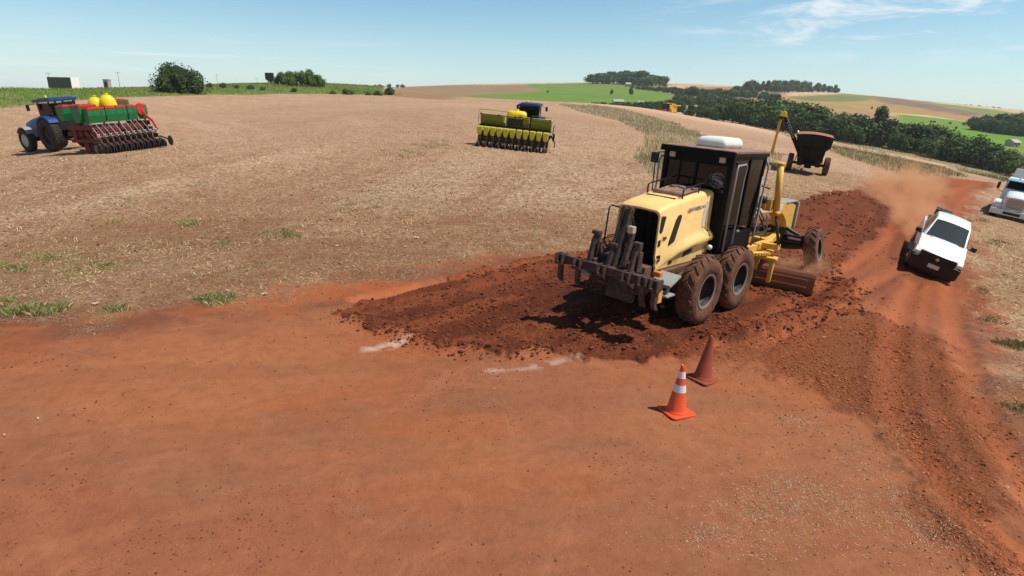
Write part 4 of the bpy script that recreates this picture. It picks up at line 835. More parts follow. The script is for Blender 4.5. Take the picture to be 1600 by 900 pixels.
# ------------------------------------------------------------------ truck at the right edge
def make_truck():
    t = thing('tipper_truck', 'white bonneted truck with pale blue visor and yellow body parked on the right verge', 'truck')
    b = MB(); b.smooth = True
    def hs(x, w, zt, zb, r): R_ = [(w, zb), (w, zt-r*2), (w-r*.3, zt-r*.7), (w-r, zt), (w*.4, zt+.05)]; return [(x, -a, c) for a, c in R_]+[(x, a, c) for a, c in R_[::-1]]
    b.loft([hs(3.10, .62, 1.62, .85, .12), hs(3.0, .70, 1.72, .80, .14), hs(2.2, .80, 1.86, .8, .14), hs(1.55, .88, 1.96, .8, .12)]); hd_ = b.build('bonnet', M['white_truck'], t); e = hd_.modifiers.new('e', 'EDGE_SPLIT'); e.split_angle = R(40)
    for s in (-1, 1):
        b = MB(); b.prism([(3.05, .72), (3.10, 1.12), (2.9, 1.32), (2.2, 1.36), (1.6, 1.25), (1.5, .75), (1.75, .72), (1.85, .95), (2.1, 1.12), (2.5, 1.12), (2.75, .95), (2.85, .72)], s*.68, s*1.20); b.build('fender', M['white_truck'], t, .05, seg=3)
        b = MB(); b.box((3.07, s*.92, 1.14), (.16, .34, .24)); b.build('headlight', M['lamp'], t, .05)
        b = MB(); b.box((1.72, s*1.42, 2.15), (.10, .16, .42)); b.tube([(1.45, s*1.1, 2.5), (1.68, s*1.4, 2.45), (1.7, s*1.42, 1.9), (1.5, s*1.12, 1.75)], .02); b.build('mirror', M['black_clean'], t, .02)
        b = MB(); b.box((.75, s*1.14, 2.32), (.75, .015, .52)); b.build('side_window', M['glass_dark'], t)
        b = MB(); b.cyl((-.1, s*.95, 1.0), (-.1, s*.95, 3.1), .07, n=10); b.build('exhaust_stack', M['chrome'], t)
        wheel(t, (2.3, s*1.02, .5), .5, .30, .28, 'tyre', 'rim_silver', 0, .02, s, key='t')
        for x in (-2.6, -3.9): wheel(t, (x, s*.92, .5), .5, .55, .28, 'tyre', 'rim_silver', 0, .02, s, key='t')
    b = MB(); b.prism([(1.62, .85), (1.58, 2.0), (1.25, 2.66), (1.1, 2.72), (0, 2.74), (0, .85)], -1.12, 1.12); b.build('cab', M['white_truck'], t, .05, seg=3)
    b = MB(); n_ = Vector((.66, 0, .33)).normalized()*.03
    p = [Vector((1.57, -1.02, 2.03)), Vector((1.57, 1.02, 2.03)), Vector((1.31, .96, 2.54)), Vector((1.31, -.96, 2.54))]; b.add([q+n_*.4 for q in p]+[q+n_ for q in p], [(0, 1, 2, 3), (7, 6, 5, 4), (0, 4, 5, 1), (1, 5, 6, 2), (2, 6, 7, 3), (3, 7, 4, 0)]); b.build('windscreen', M['glass_dark'], t)
    b = MB(); b.box((1.42, 0, 2.62), (.34, 2.16, .05), Matrix.Rotation(R(20), 3, 'Y')); b.build('sun_visor', M['bluevisor'], t, .01)
    b = MB(); b.box((.8, 0, 2.80), (.7, .5, .12)); b.cyl((.9, -.5, 2.76), (1.2, -.5, 2.80), .05); b.cyl((.9, .5, 2.76), (1.2, .5, 2.80), .05)
    b.build('roof_horn', M['white_truck'], t, .03)
    b = MB(); b.prism([(.55, 2.76), (.1, 2.76), (-.05, 3.28), (.02, 3.30), (.12, 3.25)], -1.05, 1.05); b.build('wind_deflector', M['grey'], t, .03)
    b = MB(); b.box((3.12, 0, 1.30), (.05, 1.0, .62)); g_ = b.build('grille', M['chrome'], t, .03); b = MB()
    for i in range(8): b.box((3.15, 0, 1.04+i*.072), (.012, .9, .022))
    b.build('slat', M['black'], g_)
    b = MB(); b.box((3.22, 0, .68), (.16, 2.36, .36)); b.box((3.08, -1.1, .68), (.3, .16, .34)); b.box((3.08, 1.1, .68), (.3, .16, .34)); bp_ = b.build('front_bumper', M['white_truck'], t, .03); b = MB(); b.box((3.31, 0, .66), (.02, .9, .16)); b.build('bumper_opening', M['black'], bp_)
    b = MB(); b.box((3.315, 0, .88), (.015, .40, .13)); b.build('number_plate', M['sticker'], t)
    b = MB(); b.prism([(-.35, 1.15), (-4.9, 1.15), (-5.1, 2.75), (-.35, 2.75)], -1.2, 1.2); b.box((-2.6, 0, 2.79), (4.9, 2.5, .10))
    for i in range(7): b.box((-.6-i*.7, -1.24, 1.95), (.08, .07, 1.55)); b.box((-.6-i*.7, 1.24, 1.95), (.08, .07, 1.55))
    b.box((-.28, 0, 2.25), (.1, 2.4, 1.3)); b.build('tipper_body', M['orangey'], t, .02)
    b = MB(); b.box((-1.2, -.42, .85), (7.4, .1, .25)); b.box((-1.2, .42, .85), (7.4, .1, .25)); b.build('chassis', M['black'], t)
    return t
tk = make_truck(); tp = at(1588, 335, 41.0); place(tk, tp[0], 41.0, R(-136), 5, 2.2, sink=.25)

# ------------------------------------------------------------------ grain cart
def make_cart():
    t = thing('grain_cart', 'black grain cart with raised auger and yellow spout standing in the stubble', 'grain cart')
    b = MB(); rg = []
    for z, a, c in ((.75, .8, .95), (1.15, .95, 1.05), (2.15, 1.25, 1.15), (2.45, 1.5, 1.45), (3.3, 1.6, 1.52)): rg.append([(-a, -c, z), (a, -c, z), (a, c, z), (-a, c, z)])
    b.loft(rg, caps=False); b.loft([[(x*.97, y*.97, z) for x, y, z in r] for r in rg][::-1], caps=False); b.box((0, 0, 1.0), (.9, 1.1, .05))
    b.build('hopper', M['cartblack'], t, .02)
    b = MB(); b.box((-1.62, 0, 3.28), (.10, 3.2, .12)); b.box((1.62, 0, 3.28), (.10, 3.2, .12)); b.box((0, -1.55, 3.28), (3.2, .10, .12)); b.box((0, 1.55, 3.28), (3.2, .10, .12)); 
    for y in (-.9, 0, .9): b.box((-1.58, y, 2.2), (.06, .08, 1.5)); b.box((1.58, y, 2.2), (.06, .08, 1.5))
    b.build('rim_rail', M['cartblack'], t, .01)
    b = MB(); b.loft([[(x, y, 3.34+.16*math.cos(y/1.5*1.4)) for y in np.linspace(-1.5, 1.5, 9)] for x in (-1.55, 1.55)], caps=False, closed=False); b.build('tarp', M['cartdust'], t)
    b = MB(); b.cyl((-1.0, 1.50, 3.42), (1.4, 1.50, 3.42), .07); b.build('tarp_roll', M['whitebox'], t)
    b = MB(); b.box((0, 0, .95), (3.4, .9, .16)); b.box((0, 0, .78), (.3, 3.1, .22)); b.box((-.7, -.75, 1.1), (.9, .4, .8)); b.box((-.7, .75, 1.1), (.9, .4, .8)); b.bar((1.7, 0, .9), (3.2, 0, .6), .18)
    b.bar((.3, -1.2, .8), (.3, -1.0, 2.2), .08); b.bar((.3, 1.2, .8), (.3, 1.0, 2.2), .08); b.box((0, 0, .6), (1.2, .6, .25)); b.build('chassis', M['cartblack'], t, .02)
    for s in (-1, 1): wheel(t, (0, s*1.58, .78), .78, .50, .38, 'tyre_mud', 'rim_dirt_shade', 18, .05, s, key='c')
    a0, a1 = Vector((-.9, .75, 1.35)), Vector((-1.5, 2.95, 4.75)); b = MB(); b.cyl(a0, a1, .17, n=14)
    for f in (.45, .8): b.cyl(a0.lerp(a1, f), a0.lerp(a1, f+.03), .20, n=14)
    au = b.build('auger', M['cartblack'], t)
    for i in range(7):
        q = a0.lerp(a1, .50+i*.055); d = (a1-a0).normalized(); k = MB(); k.bar(q-d*.055+Vector((-.18, 0, 0)), q+d*.055+Vector((-.18, 0, 0)), .012, .13, up=d.cross(Vector((1, 0, 0)))); k.build('side_mark', M['decal'], au)
    b = MB(); b.prism([(3.42, 4.72), (2.75, 4.65), (2.80, 4.98), (3.05, 5.2), (3.3, 5.0)], -1.72, -1.28, 'X'); b.build('auger_cap', M['tank'], t, .03)
    b = MB(); b.box((-1.5, 3.24, 4.62), (.28, .26, .4)); b.build('spout_collar', M['black'], t, .02)
    b = MB(); b.tube([(-1.5, 3.24, 4.5), (-1.5, 3.26, 3.6), (-1.5, 3.28, 2.8), (-1.5, 3.30, 2.1), (-1.5, 3.31, 1.6), (-1.5, 3.31, 1.45)], [.13, .12, .11, .12, .16, .12], 12); b.build('spout', M['orangey'], t)
    return t
ct = make_cart(); place(ct, 23.2, 48.5, R(66), 2.5, 3.0); ct.scale = (.84, .84, .88)
# ------------------------------------------------------------------ tractor and the two seed drills
def make_tractor(label):
    """origin under the rear axle"""
    t = thing('tractor', label, 'tractor', 'blue tractors with drills')
    for s in (-1, 1):
        wheel(t, (0, s*.98, .92), .92, .52, .50, 'tyre', 'rim_dirt_shade', 22, .05, s, key='tr'); wheel(t, (2.75, s*.95, .66), .66, .42, .34, 'tyre', 'rim_silver', 18, .04, s, key='tf', dish=.3)
        b = MB(); b.prism([(.98*math.cos(a), .95+1.0*math.sin(a)) for a in np.linspace(.35, 2.5, 10)]+[(.86*math.cos(a), .95+.90*math.sin(a)) for a in np.linspace(2.5, .35, 10)], s*.66, s*1.22); b.build('rear_fender', M['blue'], t, .02)
        b = MB(); b.prism([(2.75+.76*math.cos(a), .66+.76*math.sin(a)) for a in np.linspace(.6, 2.6, 8)]+[(2.75+.70*math.cos(a), .66+.71*math.sin(a)) for a in np.linspace(2.6, .6, 8)], s*.74, s*1.16); b.build('front_fender', M['grey'], t, .01)
        b = MB(); b.box((.15, s*.80, 2.12), (1.25, .02, .95)); b.build('side_window', M['glass_dark'], t)
        b = MB(); b.box((1.10, s*1.18, 2.42), (.06, .18, .34)); b.bar((1.0, s*.8, 2.6), (1.1, s*1.15, 2.55), .03); b.build('mirror', M['black_clean'], t, .01)
    b = MB(); b.smooth = True
    def hs(x, w, zt, zb): R_ = [(w, zb), (w, zt-.22), (w-.05, zt-.07), (w-.16, zt), (w*.3, zt+.03)]; return [(x, -a, c) for a, c in R_]+[(x, a, c) for a, c in R_[::-1]]
    b.loft([hs(3.75, .30, 1.50, .85), hs(3.65, .36, 1.62, .78), hs(3.0, .40, 1.76, .80), hs(1.9, .43, 1.90, .85), hs(.95, .46, 1.95, .9)]); e = b.build('hood', M['blue'], t).modifiers.new('e', 'EDGE_SPLIT'); e.split_angle = R(40)
    b = MB(); b.box((3.74, 0, 1.2), (.05, .45, .55)); b.build('grille', M['black_clean'], t); b = MB(); b.cyl((1.15, -.50, 1.5), (1.15, -.50, 2.75), .055); b.cyl((1.15, -.5, 1.6), (1.15, -.5, 2.2), .09); b.build('exhaust', M['black'], t)
    b = MB(); b.box((.15, 0, 1.35), (1.5, 1.3, .5))
    for x in (-.5, .85):
        for s in (-1, 1): b.bar((x, s*.76, 1.3), (x*.85, s*.74, 2.66), .07)
    b.bar((.25, -.79, 1.3), (.25, -.77, 2.6), .05); b.bar((.25, .79, 1.3), (.25, .77, 2.6), .05); b.build('cab', M['black'], t, .01)
    b = MB(); b.box((.85, 0, 2.1), (.02, 1.45, .95)); b.build('windscreen', M['glass_dark'], t); b = MB(); b.box((-.47, 0, 2.1), (.02, 1.45, .95)); b.build('rear_window', M['glass_dark'], t)
    b = MB(); b.box((.2, 0, 2.74), (1.75, 1.72, .16)); b.box((.2, 0, 2.84), (1.3, 1.3, .06)); b.build('cab_roof', M['blue'], t, .05, seg=3)
    b = MB(); b.lathe([(.06, 0), (.06, .1), (.03, .14), (0, .15)], (.5, .3, 2.87), n=10); b.build('beacon', M['tank'], t)
    b = MB(); b.box((1.2, 0, .85), (4.2, .45, .5)); b.box((2.75, 0, .66), (.3, 1.7, .22)); b.box((0, 0, .92), (.5, 1.7, .35)); b.bar((-.4, -.35, .6), (-1.2, -.3, .5), .08); b.bar((-.4, .35, .6), (-1.2, .3, .5), .08); b.bar((-.5, 0, .5), (-1.5, 0, .45), .12); b.build('chassis', M['black'], t, .01)
    return t
def row_unit(parent, x, y, box, n_):
    """one sowing unit: discs, press wheels, drop tube"""
    b = MB()
    b.bar((x+.55, y, .75), (x-.1, y, .50), .07); b.bar((x+.55, y, .95), (x-.05, y, .72), .06); b.box((x-.2, y, .60), (.45, .09, .22)); b.bar((x-.35, y, .55), (x-.85, y, .35), .06); b.bar((x-.2, y, .75), (x-.55, y-.0, .95), .05)
    b.k = 1
    for dx, dy, r in ((-.15, .05, .23), (-.12, -.05, .23), (.35, 0, .24)): b.cyl((x+dx, y+dy-.008, r-.03), (x+dx, y+dy+.008, r-.03), r, n=16)
    b.k = 2
    for dy in (-.085, .085): b.M = Matrix.Translation((x-.82, y+dy, .20)) @ Matrix.Rotation(R(12*(1 if dy > 0 else -1)), 4, 'X'); b.cyl((0, -.03, 0), (0, .03, 0), .20, n=16); b.M = None
    for dy in (-.13, .13): b.cyl((x-.22, y+dy-.04, .21), (x-.22, y+dy+.04, .21), .22, n=16)
    return b.build('row_unit', [M['frame_dirty'], M['disc'], M['tyre']], parent)
def make_red_drill():
    t = thing('red_seed_drill', 'red and green seed drill with two round yellow tanks hitched behind the tractor', 'seed drill')
    Wd = 4.6; n = 11; RX = -2.7
    b = MB()
    for x in (0, -1.1, -2.1, RX+.6): b.box((x, 0, .95), (.14, Wd-.2, .18))
    for y in (-2.1, -1.1, 0, 1.1, 2.1): b.box((-1.2, y, .95), (3.2, .12, .20)); b.bar((RX+.4, y, .95), (RX+.5, y, 1.75), .10)
    b.bar((0, -.9, .95), (2.2, 0, .5), .16, .2); b.bar((0, .9, .95), (2.2, 0, .5), .16, .2)
    
    for s in (-1, 1):
        b.box((-1.2, s*(Wd/2-.1), 1.25), (2.6, .10, .22)); b.box((-1.2, s*(Wd/2-.1), .62), (2.5, .10, .16)); b.bar((-2.3, s*(Wd/2-.1), .6), (-1.6, s*(Wd/2-.1), 1.3), .10); b.bar((-.2, s*(Wd/2-.1), .6), (-.8, s*(Wd/2-.1), 1.3), .10); b.bar((-1.25, s*(Wd/2-.1), .55), (-1.25, s*(Wd/2-.1), 1.9), .12)
        b.box((-1.5, s*(Wd/2-.35), .85), (.9, .3, .5)); b.cyl((-.5, s*(Wd/2-.02), .9), (-.5, s*(Wd/2-.2), .9), .22, n=16)
    b.box((-1.2, 0, .98), (2.2, 3.6, .35)); b.box((-.4, 0, 1.15), (1.4, 1.6, .3)); b.build('frame', M['reddark'], t, .015)
    for s in (-1, 1):
        for x in (-.9, -1.5): wheel(t, (x, s*1.5, .42), .42, .3, .2, 'tyre', 'rim_dirt_shade', 0, .02, s, key='d')
    k = (Wd-.2)/(n-1)
    for i in range(n):
        y = -(Wd-.2)/2+i*k; row_unit(t, RX, y, None, i)
        b = MB(); b.tube([(RX+.55, y, 1.72), (RX+.35, y+.04*math.sin(i), 1.35), (RX-.10, y, 1.0), (RX-.25, y, .68)], .022, 6); b.build('seed_tube', M['decal'], t)
        b = MB(); b.box((RX-.28, y, .86), (.26, .12, .14)); b.build('seed_meter', M['whitebox'], t, .02)
        b = MB(); b.cyl((RX+1.3, y-.01, .28), (RX+1.3, y+.01, .28), .27, n=16); b.bar((RX+1.4, y, .9), (RX+1.3, y, .3), .06); b.build('cutting_disc', M['reddark'], t)
    # hoppers: trough with sloping front, lid on top
    def hopper(x, y, lx, ly, z, h, lid='redlid'):
        b = MB(); rg = []
        for zz, f in ((z, .55), (z+h*.55, .96), (z+h, 1.0)): a, c = lx/2*f, ly/2-(0 if f > .9 else .04); rg.append([(x-a, y-c, zz), (x+a, y-c, zz), (x+a, y+c, zz), (x-a, y+c, zz)])
        b.loft(rg)
        for q in np.arange(-ly/2+.3, ly/2, .55): b.box((x-lx/2-.005, y+q, z+h*.78), (.03, .04, h*.40))
        o = b.build('hopper', M['green'], t, .02); b = MB(); nn = max(1, round(ly/.9))
        for i in range(nn): yy = y-ly/2+(i+.5)*ly/nn; b.box((x, yy, z+h+.05), (lx+.04, ly/nn-.03, .09)); b.box((x, yy, z+h+.11), (lx*.6, ly/nn*.6, .05))
        b.build('lid', M[lid], o, .03)
    hopper(RX+.55, 1.62, .7, 1.25, 1.45, .62); hopper(RX+.55, .12, .62, 1.6, 1.45, .62); hopper(RX+.55, -1.12, .62, .75, 1.45, .62); hopper(RX+.55, -2.05, .62, .5, 1.45, .62); b = MB(); b.box((RX+.6, 0, .9), (.12, 4.3, .8)); b.box((RX+.15, 0, .62), (.08, 4.3, .45)); b.build('unit_bar', M['frame_dirty'], t)
    hopper(-1.5, 1.8, .9, 1.3, 1.50, .72); hopper(-.3, -1.5, .8, 1.5, 1.80, .55); hopper(-.1, 1.9, .8, 1.4, 1.60, .62)
    for x, y, r in ((-.7, .35, .47), (-1.35, -.15, .56)):
        b = MB(); b.lathe([(0, -r*.95)]+[(r*math.cos(a), r*.95*math.sin(a)) for a in np.linspace(-1.45, 1.45, 14)]+[(.16, r*.96), (.16, r*1.04), (0, r*1.04)], (x, y, 2.22), n=28); b.lathe([(r*1.005, -.03), (r*1.02, 0), (r*1.005, .03)], (x, y, 2.22), n=28); b.build('round_tank', M['tank'], t)
    b = MB(); b.cyl((RX+.35, -1.75, 1.95), (RX+.2, -1.75, 1.95), .30, n=20); b.tube([(RX+.25, -1.75, 1.95), (RX+.15, -2.0, 1.6), (RX+.0, -2.3, 1.35), (RX-.1, -2.45, .95)], .08); b.build('blower', M['redlid'], t, .02)
    b = MB(); b.bar((RX-.3, -Wd/2-.1, .55), (RX-.9, -Wd/2-.5, .3), .08); b.cyl((RX-.9, -Wd/2-.5, .28), (RX-.9, -Wd/2-.44, .28), .26, n=16); b.build('marker_disc', M['disc'], t)
    return t
def make_green_drill():
    t = thing('yellow_seed_drill', 'olive green seed drill with eleven yellow seed boxes seen from behind', 'seed drill')
    n = 11; k = .475; Wd = n*k
    b = MB()
    for x in (0, -1.0, -1.9): b.box((x, 0, .95), (.14, Wd-.1, .18))
    for y in (-2.2, -.8, .8, 2.2): b.box((-.9, y, .95), (2.2, .12, .2)); b.bar((-1.2, y, .95), (-1.3, y, 1.7), .1)
    b.bar((0, -.8, .95), (2.6, 0, .5), .16, .2); b.bar((0, .8, .95), (2.6, 0, .5), .16, .2); b.box((-1.4, 0, 1.45), (.5, Wd, .12)); b.box((-2.0, 0, .62), (.12, Wd-.1, .55)); b.box((-1.0, 0, .6), (.1, Wd-.4, .5)); b.box((-1.5, 0, 1.85), (.3, 1.1, .5)); b.build('frame', M['black'], t, .015)
    for s in (-1, 1): wheel(t, (-.6, s*1.4, .45), .45, .3, .2, 'tyre', 'rim_dirt_shade', 0, .02, s, key='d2')
    for y, ly in ((1.72, 1.65), (.30, .75), (-.65, .6), (-1.85, 1.45)):
        b = MB(); rg = []
        for zz, f in ((1.52, .5), (1.85, .96), (2.16, 1)): a, c = .34*f, ly/2; rg.append([(-1.3-a, y-c, zz), (-1.3+a, y-c, zz), (-1.3+a, y+c, zz), (-1.3-a, y+c, zz)])
        b.loft(rg); o = b.build('fertiliser_box', M['limeg'], t, .02); b = MB(); b.box((-1.3, y, 2.19), (.74, ly+.02, .06)); b.build('lid', M['lime'], o, .01)
    b = MB(); b.box((-1.75, 0, 2.24), (.06, Wd-.2, .05)); 
    for y in (-2.5, -1.2, 0, 1.2, 2.5): b.box((-1.75, y, 2.24), (.08, .10, .12))
    b.build('tool_rail', M['black'], t)
    b = MB(); b.tube([(-1.9, 2.62, 1.3), (-1.9, 2.62, 2.55), (-1.9, 1.0, 2.55), (-1.9, 1.0, 2.2)], .018, 6); b.tube([(-1.9, 1.0, 2.55), (-1.9, .3, 2.52)], .018, 6); b.tube([(-1.9, -2.62, 1.3), (-1.9, -2.62, 2.45), (-1.9, -1.2, 2.45), (-1.9, -1.2, 2.2)], .018, 6); b.build('platform_rail', M['limeg'], t)
    b = MB(); b.smooth = True; rg = []
    for y, r in ((-.72, .05), (-.68, .24), (-.55, .34), (0, .36), (.55, .34), (.68, .24), (.72, .05)): rg.append([(-.55+r*math.cos(a), y+.1, 2.30+r*.85*math.sin(a)) for a in np.linspace(0, 6.283, 17)[:-1]])
    b.loft(rg); b.lathe([(.14, .28), (.14, .36), (0, .36)], (-.55, .1, 2.3), n=12); b.build('liquid_tank', M['tank'], t)
    for i in range(n):
        y = -(n-1)*k/2+i*k; row_unit(t, -1.95, y, None, i)
        b = MB(); rg = []
        for zz, a, c in ((.82, .10, .09), (.96, .18, .15), (1.40, .20, .185), (1.45, .18, .17)): rg.append([(-2.35-a, y-c, zz), (-2.35+a, y-c, zz), (-2.35+a, y+c, zz), (-2.35-a, y+c, zz)])
        b.loft(rg); b.build('seed_box', M['lime'], t, .02)
    b = MB(); b.bar((-1.5, -2.75, 1.3), (-1.6, -2.80, 1.95), .06); b.bar((-1.5, -2.7, 1.1), (-1.7, -3.0, .7), .07); b.box((-1.6, -2.85, 1.1), (.2, .14, .5)); b.cyl((-1.7, -3.0, .6), (-1.7, -2.96, .6), .22, n=14); b.build('marker_arm', M['black'], t)
    return t
def follow(o, lead, dx, dy=0):
    """place an implement dx metres behind the tractor's axle, on the land"""
    m = lead.matrix_world; p = m @ Vector((dx, dy, 0)); place(o, p.x, p.y, math.atan2(m[1][0], m[0][0]), 3, 4, sink=.0)
tr = make_tractor('blue tractor at the far left, front wheel and hood towards the picture edge'); TH = R(157)
p0 = at(73, 237, 38.6); place(tr, p0[0]+1.5, 38.8, TH, 3, 2); tr.scale = (.92, 1, 1.10)
rd = make_red_drill(); bpy.context.view_layer.update(); follow(rd, tr, -4.0, .25); rd.scale = (.82, .80, 1.16)
tr2 = copy_tree(tr, None, 'dark blue tractor roof showing behind the yellow tank of the olive seed drill')
gp_ = at(800, 234, 44); H2 = R(80); gd = make_green_drill()
ax = (gp_[0]+2.0*math.cos(H2), gp_[1]+2.0*math.sin(H2)); place(gd, ax[0], ax[1], H2, 3, 4); tr2.scale = (1, 1, 1); place(tr2, ax[0]+3.6*math.cos(H2)+.25, ax[1]+3.6*math.sin(H2), H2, 3, 2)
for c_ in tr2.children:
    if c_.name.startswith('cab_roof'): c_.data = c_.data.copy(); c_.data.materials[0] = M['navy']
def make_combine():
    t = thing('combine_harvester', 'small yellow combine harvester working far off beside the tree belt', 'combine harvester')
    b = MB(); b.prism([(-3.2, 1.2), (-3.4, 2.6), (-2.6, 3.1), (.2, 3.2), (1.0, 2.9), (1.2, 1.3), (.4, .9), (-2.6, .9)], -1.4, 1.4); b.prism([(-1.8, 3.2), (-2.2, 3.8), (.2, 3.8), (.0, 3.2)], -1.3, 1.3); b.build('body', M['combine'], t, .05)
    b = MB(); b.box((1.7, 0, 2.6), (1.3, 1.9, 1.7)); b.build('cab', M['glass_dark'], t, .05); b = MB(); b.box((1.7, 0, 3.55), (1.7, 2.1, .18)); b.build('cab_roof', M['combine'], t, .03)
    b = MB(); b.prism([(3.4, .15), (4.8, .1), (4.9, .3), (3.9, .5), (3.6, 1.3), (3.3, 1.3)], -2.4, 2.4); b.box((2.6, 0, 1.0), (2.0, 1.2, .6), Matrix.Rotation(R(20), 3, 'Y')); b.cyl((4.4, -2.3, 1.0), (4.4, 2.3, 1.0), .35, n=8); b.build('header', M['red'], t)
    b = MB(); b.cyl((-.5, 1.4, 3.2), (-4.2, 1.9, 3.4), .18); b.build('unloading_tube', M['combine'], t)
    for s in (-1, 1): wheel(t, (1.1, s*1.4, .9), .9, .6, .45, 'tyre', 'combine', 18, .05, s, key='cb'); wheel(t, (-2.5, s*1.2, .6), .6, .4, .3, 'tyre', 'combine', 16, .04, s, key='cb2')
    return t
cp = at(1043, 179, 225); cm = make_combine(); place(cm, cp[0], cp[1], R(-140), 4, 3)
# ------------------------------------------------------------------ loose stuff on the ground
def attr_mat(name, rough=.95, var=.3, trans=0):
    m = bpy.data.materials.new(name); m.use_nodes = True; n = m.node_tree.nodes; l = m.node_tree.links; p = n['Principled BSDF']
    a = n.new('ShaderNodeVertexColor'); a.layer_name = 'tone'; l.new(a.outputs[0], p.inputs['Base Color']); p.inputs['Roughness'].default_value = rough; p.inputs['Specular IOR Level'].default_value = .15
    return m
MT_CL, MT_ST, MT_GR, MT_LF = attr_mat('red_clods'), attr_mat('straw_bits'), attr_mat('grass_blades'), attr_mat('tree_leaves', .75)
def fast_mesh(name, V, Fc, C, mt, smooth=False):
    """V (n,3), faces (m,k), colour per vertex (n,3)"""
    me = bpy.data.meshes.new(name); n, (m, k) = len(V), Fc.shape; me.vertices.add(n); me.vertices.foreach_set('co', V.astype(np.float32).ravel())
    me.loops.add(m*k); me.loops.foreach_set('vertex_index', Fc.astype(np.int32).ravel()); me.polygons.add(m); me.polygons.foreach_set('loop_start', np.arange(0, m*k, k, dtype=np.int32))
    me.polygons.foreach_set('use_smooth', np.full(m, smooth)); a = me.color_attributes.new('tone', 'FLOAT_COLOR', 'POINT'); a.data.foreach_set('color', np.c_[C, np.ones(n)].astype(np.float32).ravel())
    me.materials.append(mt); me.update(calc_edges=True); return me
def stuff(name, me, label, cat): o = bpy.data.objects.new(name, me); COL.objects.link(o); return tag(o, label, cat, kind='stuff')
def scatter(n, r0, r1, key=None, th=48, power=1.0):
    r = np.exp(rng.uniform(math.log(r0), math.log(r1), n*1)); t = R(th)*rng.uniform(-1, 1, n); x, y = r*np.sin(t), r*np.cos(t); return x, y
bmi = bmesh.new(); bmesh.ops.create_icosphere(bmi, subdivisions=1, radius=1); IV = np.array([v.co[:] for v in bmi.verts]); IF = np.array([[v.index for v in f.verts] for f in bmi.faces]); bmi.free()
def clods():
    X, Y, S, C = [], [], [], []
    x, y = scatter(320000, 4.2, 60); W, r = weights(x, y)
    u = rng.random(len(x)); cl = fbm(x, y, 1.3, 4, .6)
    k = u < W['loose']*(.14+.55*sstep(cl, .45, .62)); 
    wr = np.minimum(ldist(WIND, x, y), ldist(WIND3, x, y)*1.3); k |= (u < .8*np.exp(-(wr/.35)**2)) & (r < 40)
    X.append(x[k]); Y.append(y[k]); S.append(.009+.050*rng.random(k.sum())**6*np.clip(r[k]/14, .8, 1.3)); C.append(np.array([[.15, .042, .020]])*(.55+.9*rng.random((k.sum(), 1))))
    k = (rng.random(len(x)) < W['gravel']*(.15+.6*sstep(cl, .40, .62))*.8) & ~k
    X.append(x[k]); Y.append(y[k]); S.append(.005+.020*rng.random(k.sum())**3*np.clip(r[k]/9, .8, 2)); C.append(np.array([[.32, .105, .045]])*(.5+1.0*rng.random((k.sum(), 1))))
    k = (rng.random(len(x)) < W['road']*(1-W['gravel'])*(1-W['loose'])*(.012+.12*sstep(fbm(x+7, y, .6, 4, .6), .55, .72)+.10*sstep(x, 1, 7)*(r < 12)))
    X.append(x[k]); Y.append(y[k]); S.append(.004+.012*rng.random(k.sum())**2*np.clip(r[k]/8, .8, 3)); C.append(np.array([[.20, .08, .045]])*(.4+1.3*rng.random((k.sum(), 1))))
    k = (rng.random(len(x)) < (1-W['road'])*(1-W['strip'])*.03*(r < 30))
    X.append(x[k]); Y.append(y[k]); S.append(.010+.02*rng.random(k.sum())**2*np.clip(r[k]/12, .8, 3)); C.append(np.array([[.24, .10, .055]])*(.4+1.1*rng.random((k.sum(), 1))))
    X, Y, S, C = map(np.concatenate, (X, Y, S, C)); n = len(X); Zt = ground_h(X, Y)
    V = IV[None]*S[:, None, None]*rng.uniform(.5, 1.35, (n, 12, 3))*np.array([1, 1, .7]); a = rng.random(n)*6.28; ca, sa = np.cos(a)[:, None], np.sin(a)[:, None]
    Vx = V[..., 0]*ca-V[..., 1]*sa; Vy = V[..., 0]*sa+V[..., 1]*ca; V = np.stack([Vx+X[:, None], Vy+Y[:, None], V[..., 2]+(Zt+S*.25)[:, None]], -1).reshape(-1, 3)
    Fc = (IF[None]+np.arange(n)[:, None, None]*12).reshape(-1, 3)
    stuff('loose_clods', fast_mesh('loose_clods', V, Fc, np.repeat(C, 12, 0), MT_CL), 'red clods and pebbles strewn over the cut soil and the road', 'loose soil')
clods()
def blades(X, Y, H, Wd, C, lean=.35, z=None):
    n = len(X); Zt = ground_h(X, Y) if z is None else z; a = rng.random(n)*6.28; dx, dy = np.cos(a)*Wd/2, np.sin(a)*Wd/2; b = rng.random(n)*6.28; L = H*lean*rng.random(n); ex, ey = np.cos(b)*L, np.sin(b)*L
    V = np.stack([np.stack([X-dx, Y-dy, Zt-.02], -1), np.stack([X+dx, Y+dy, Zt-.02], -1), np.stack([X+dx*.7+ex*.4, Y+dy*.7+ey*.4, Zt+H*.6], -1), np.stack([X+ex, Y+ey, Zt+H], -1)], 1).reshape(-1, 3)
    return V, (np.arange(n)[:, None]*4+np.array([[0, 1, 2, 3]])), np.repeat(C, 4, 0)
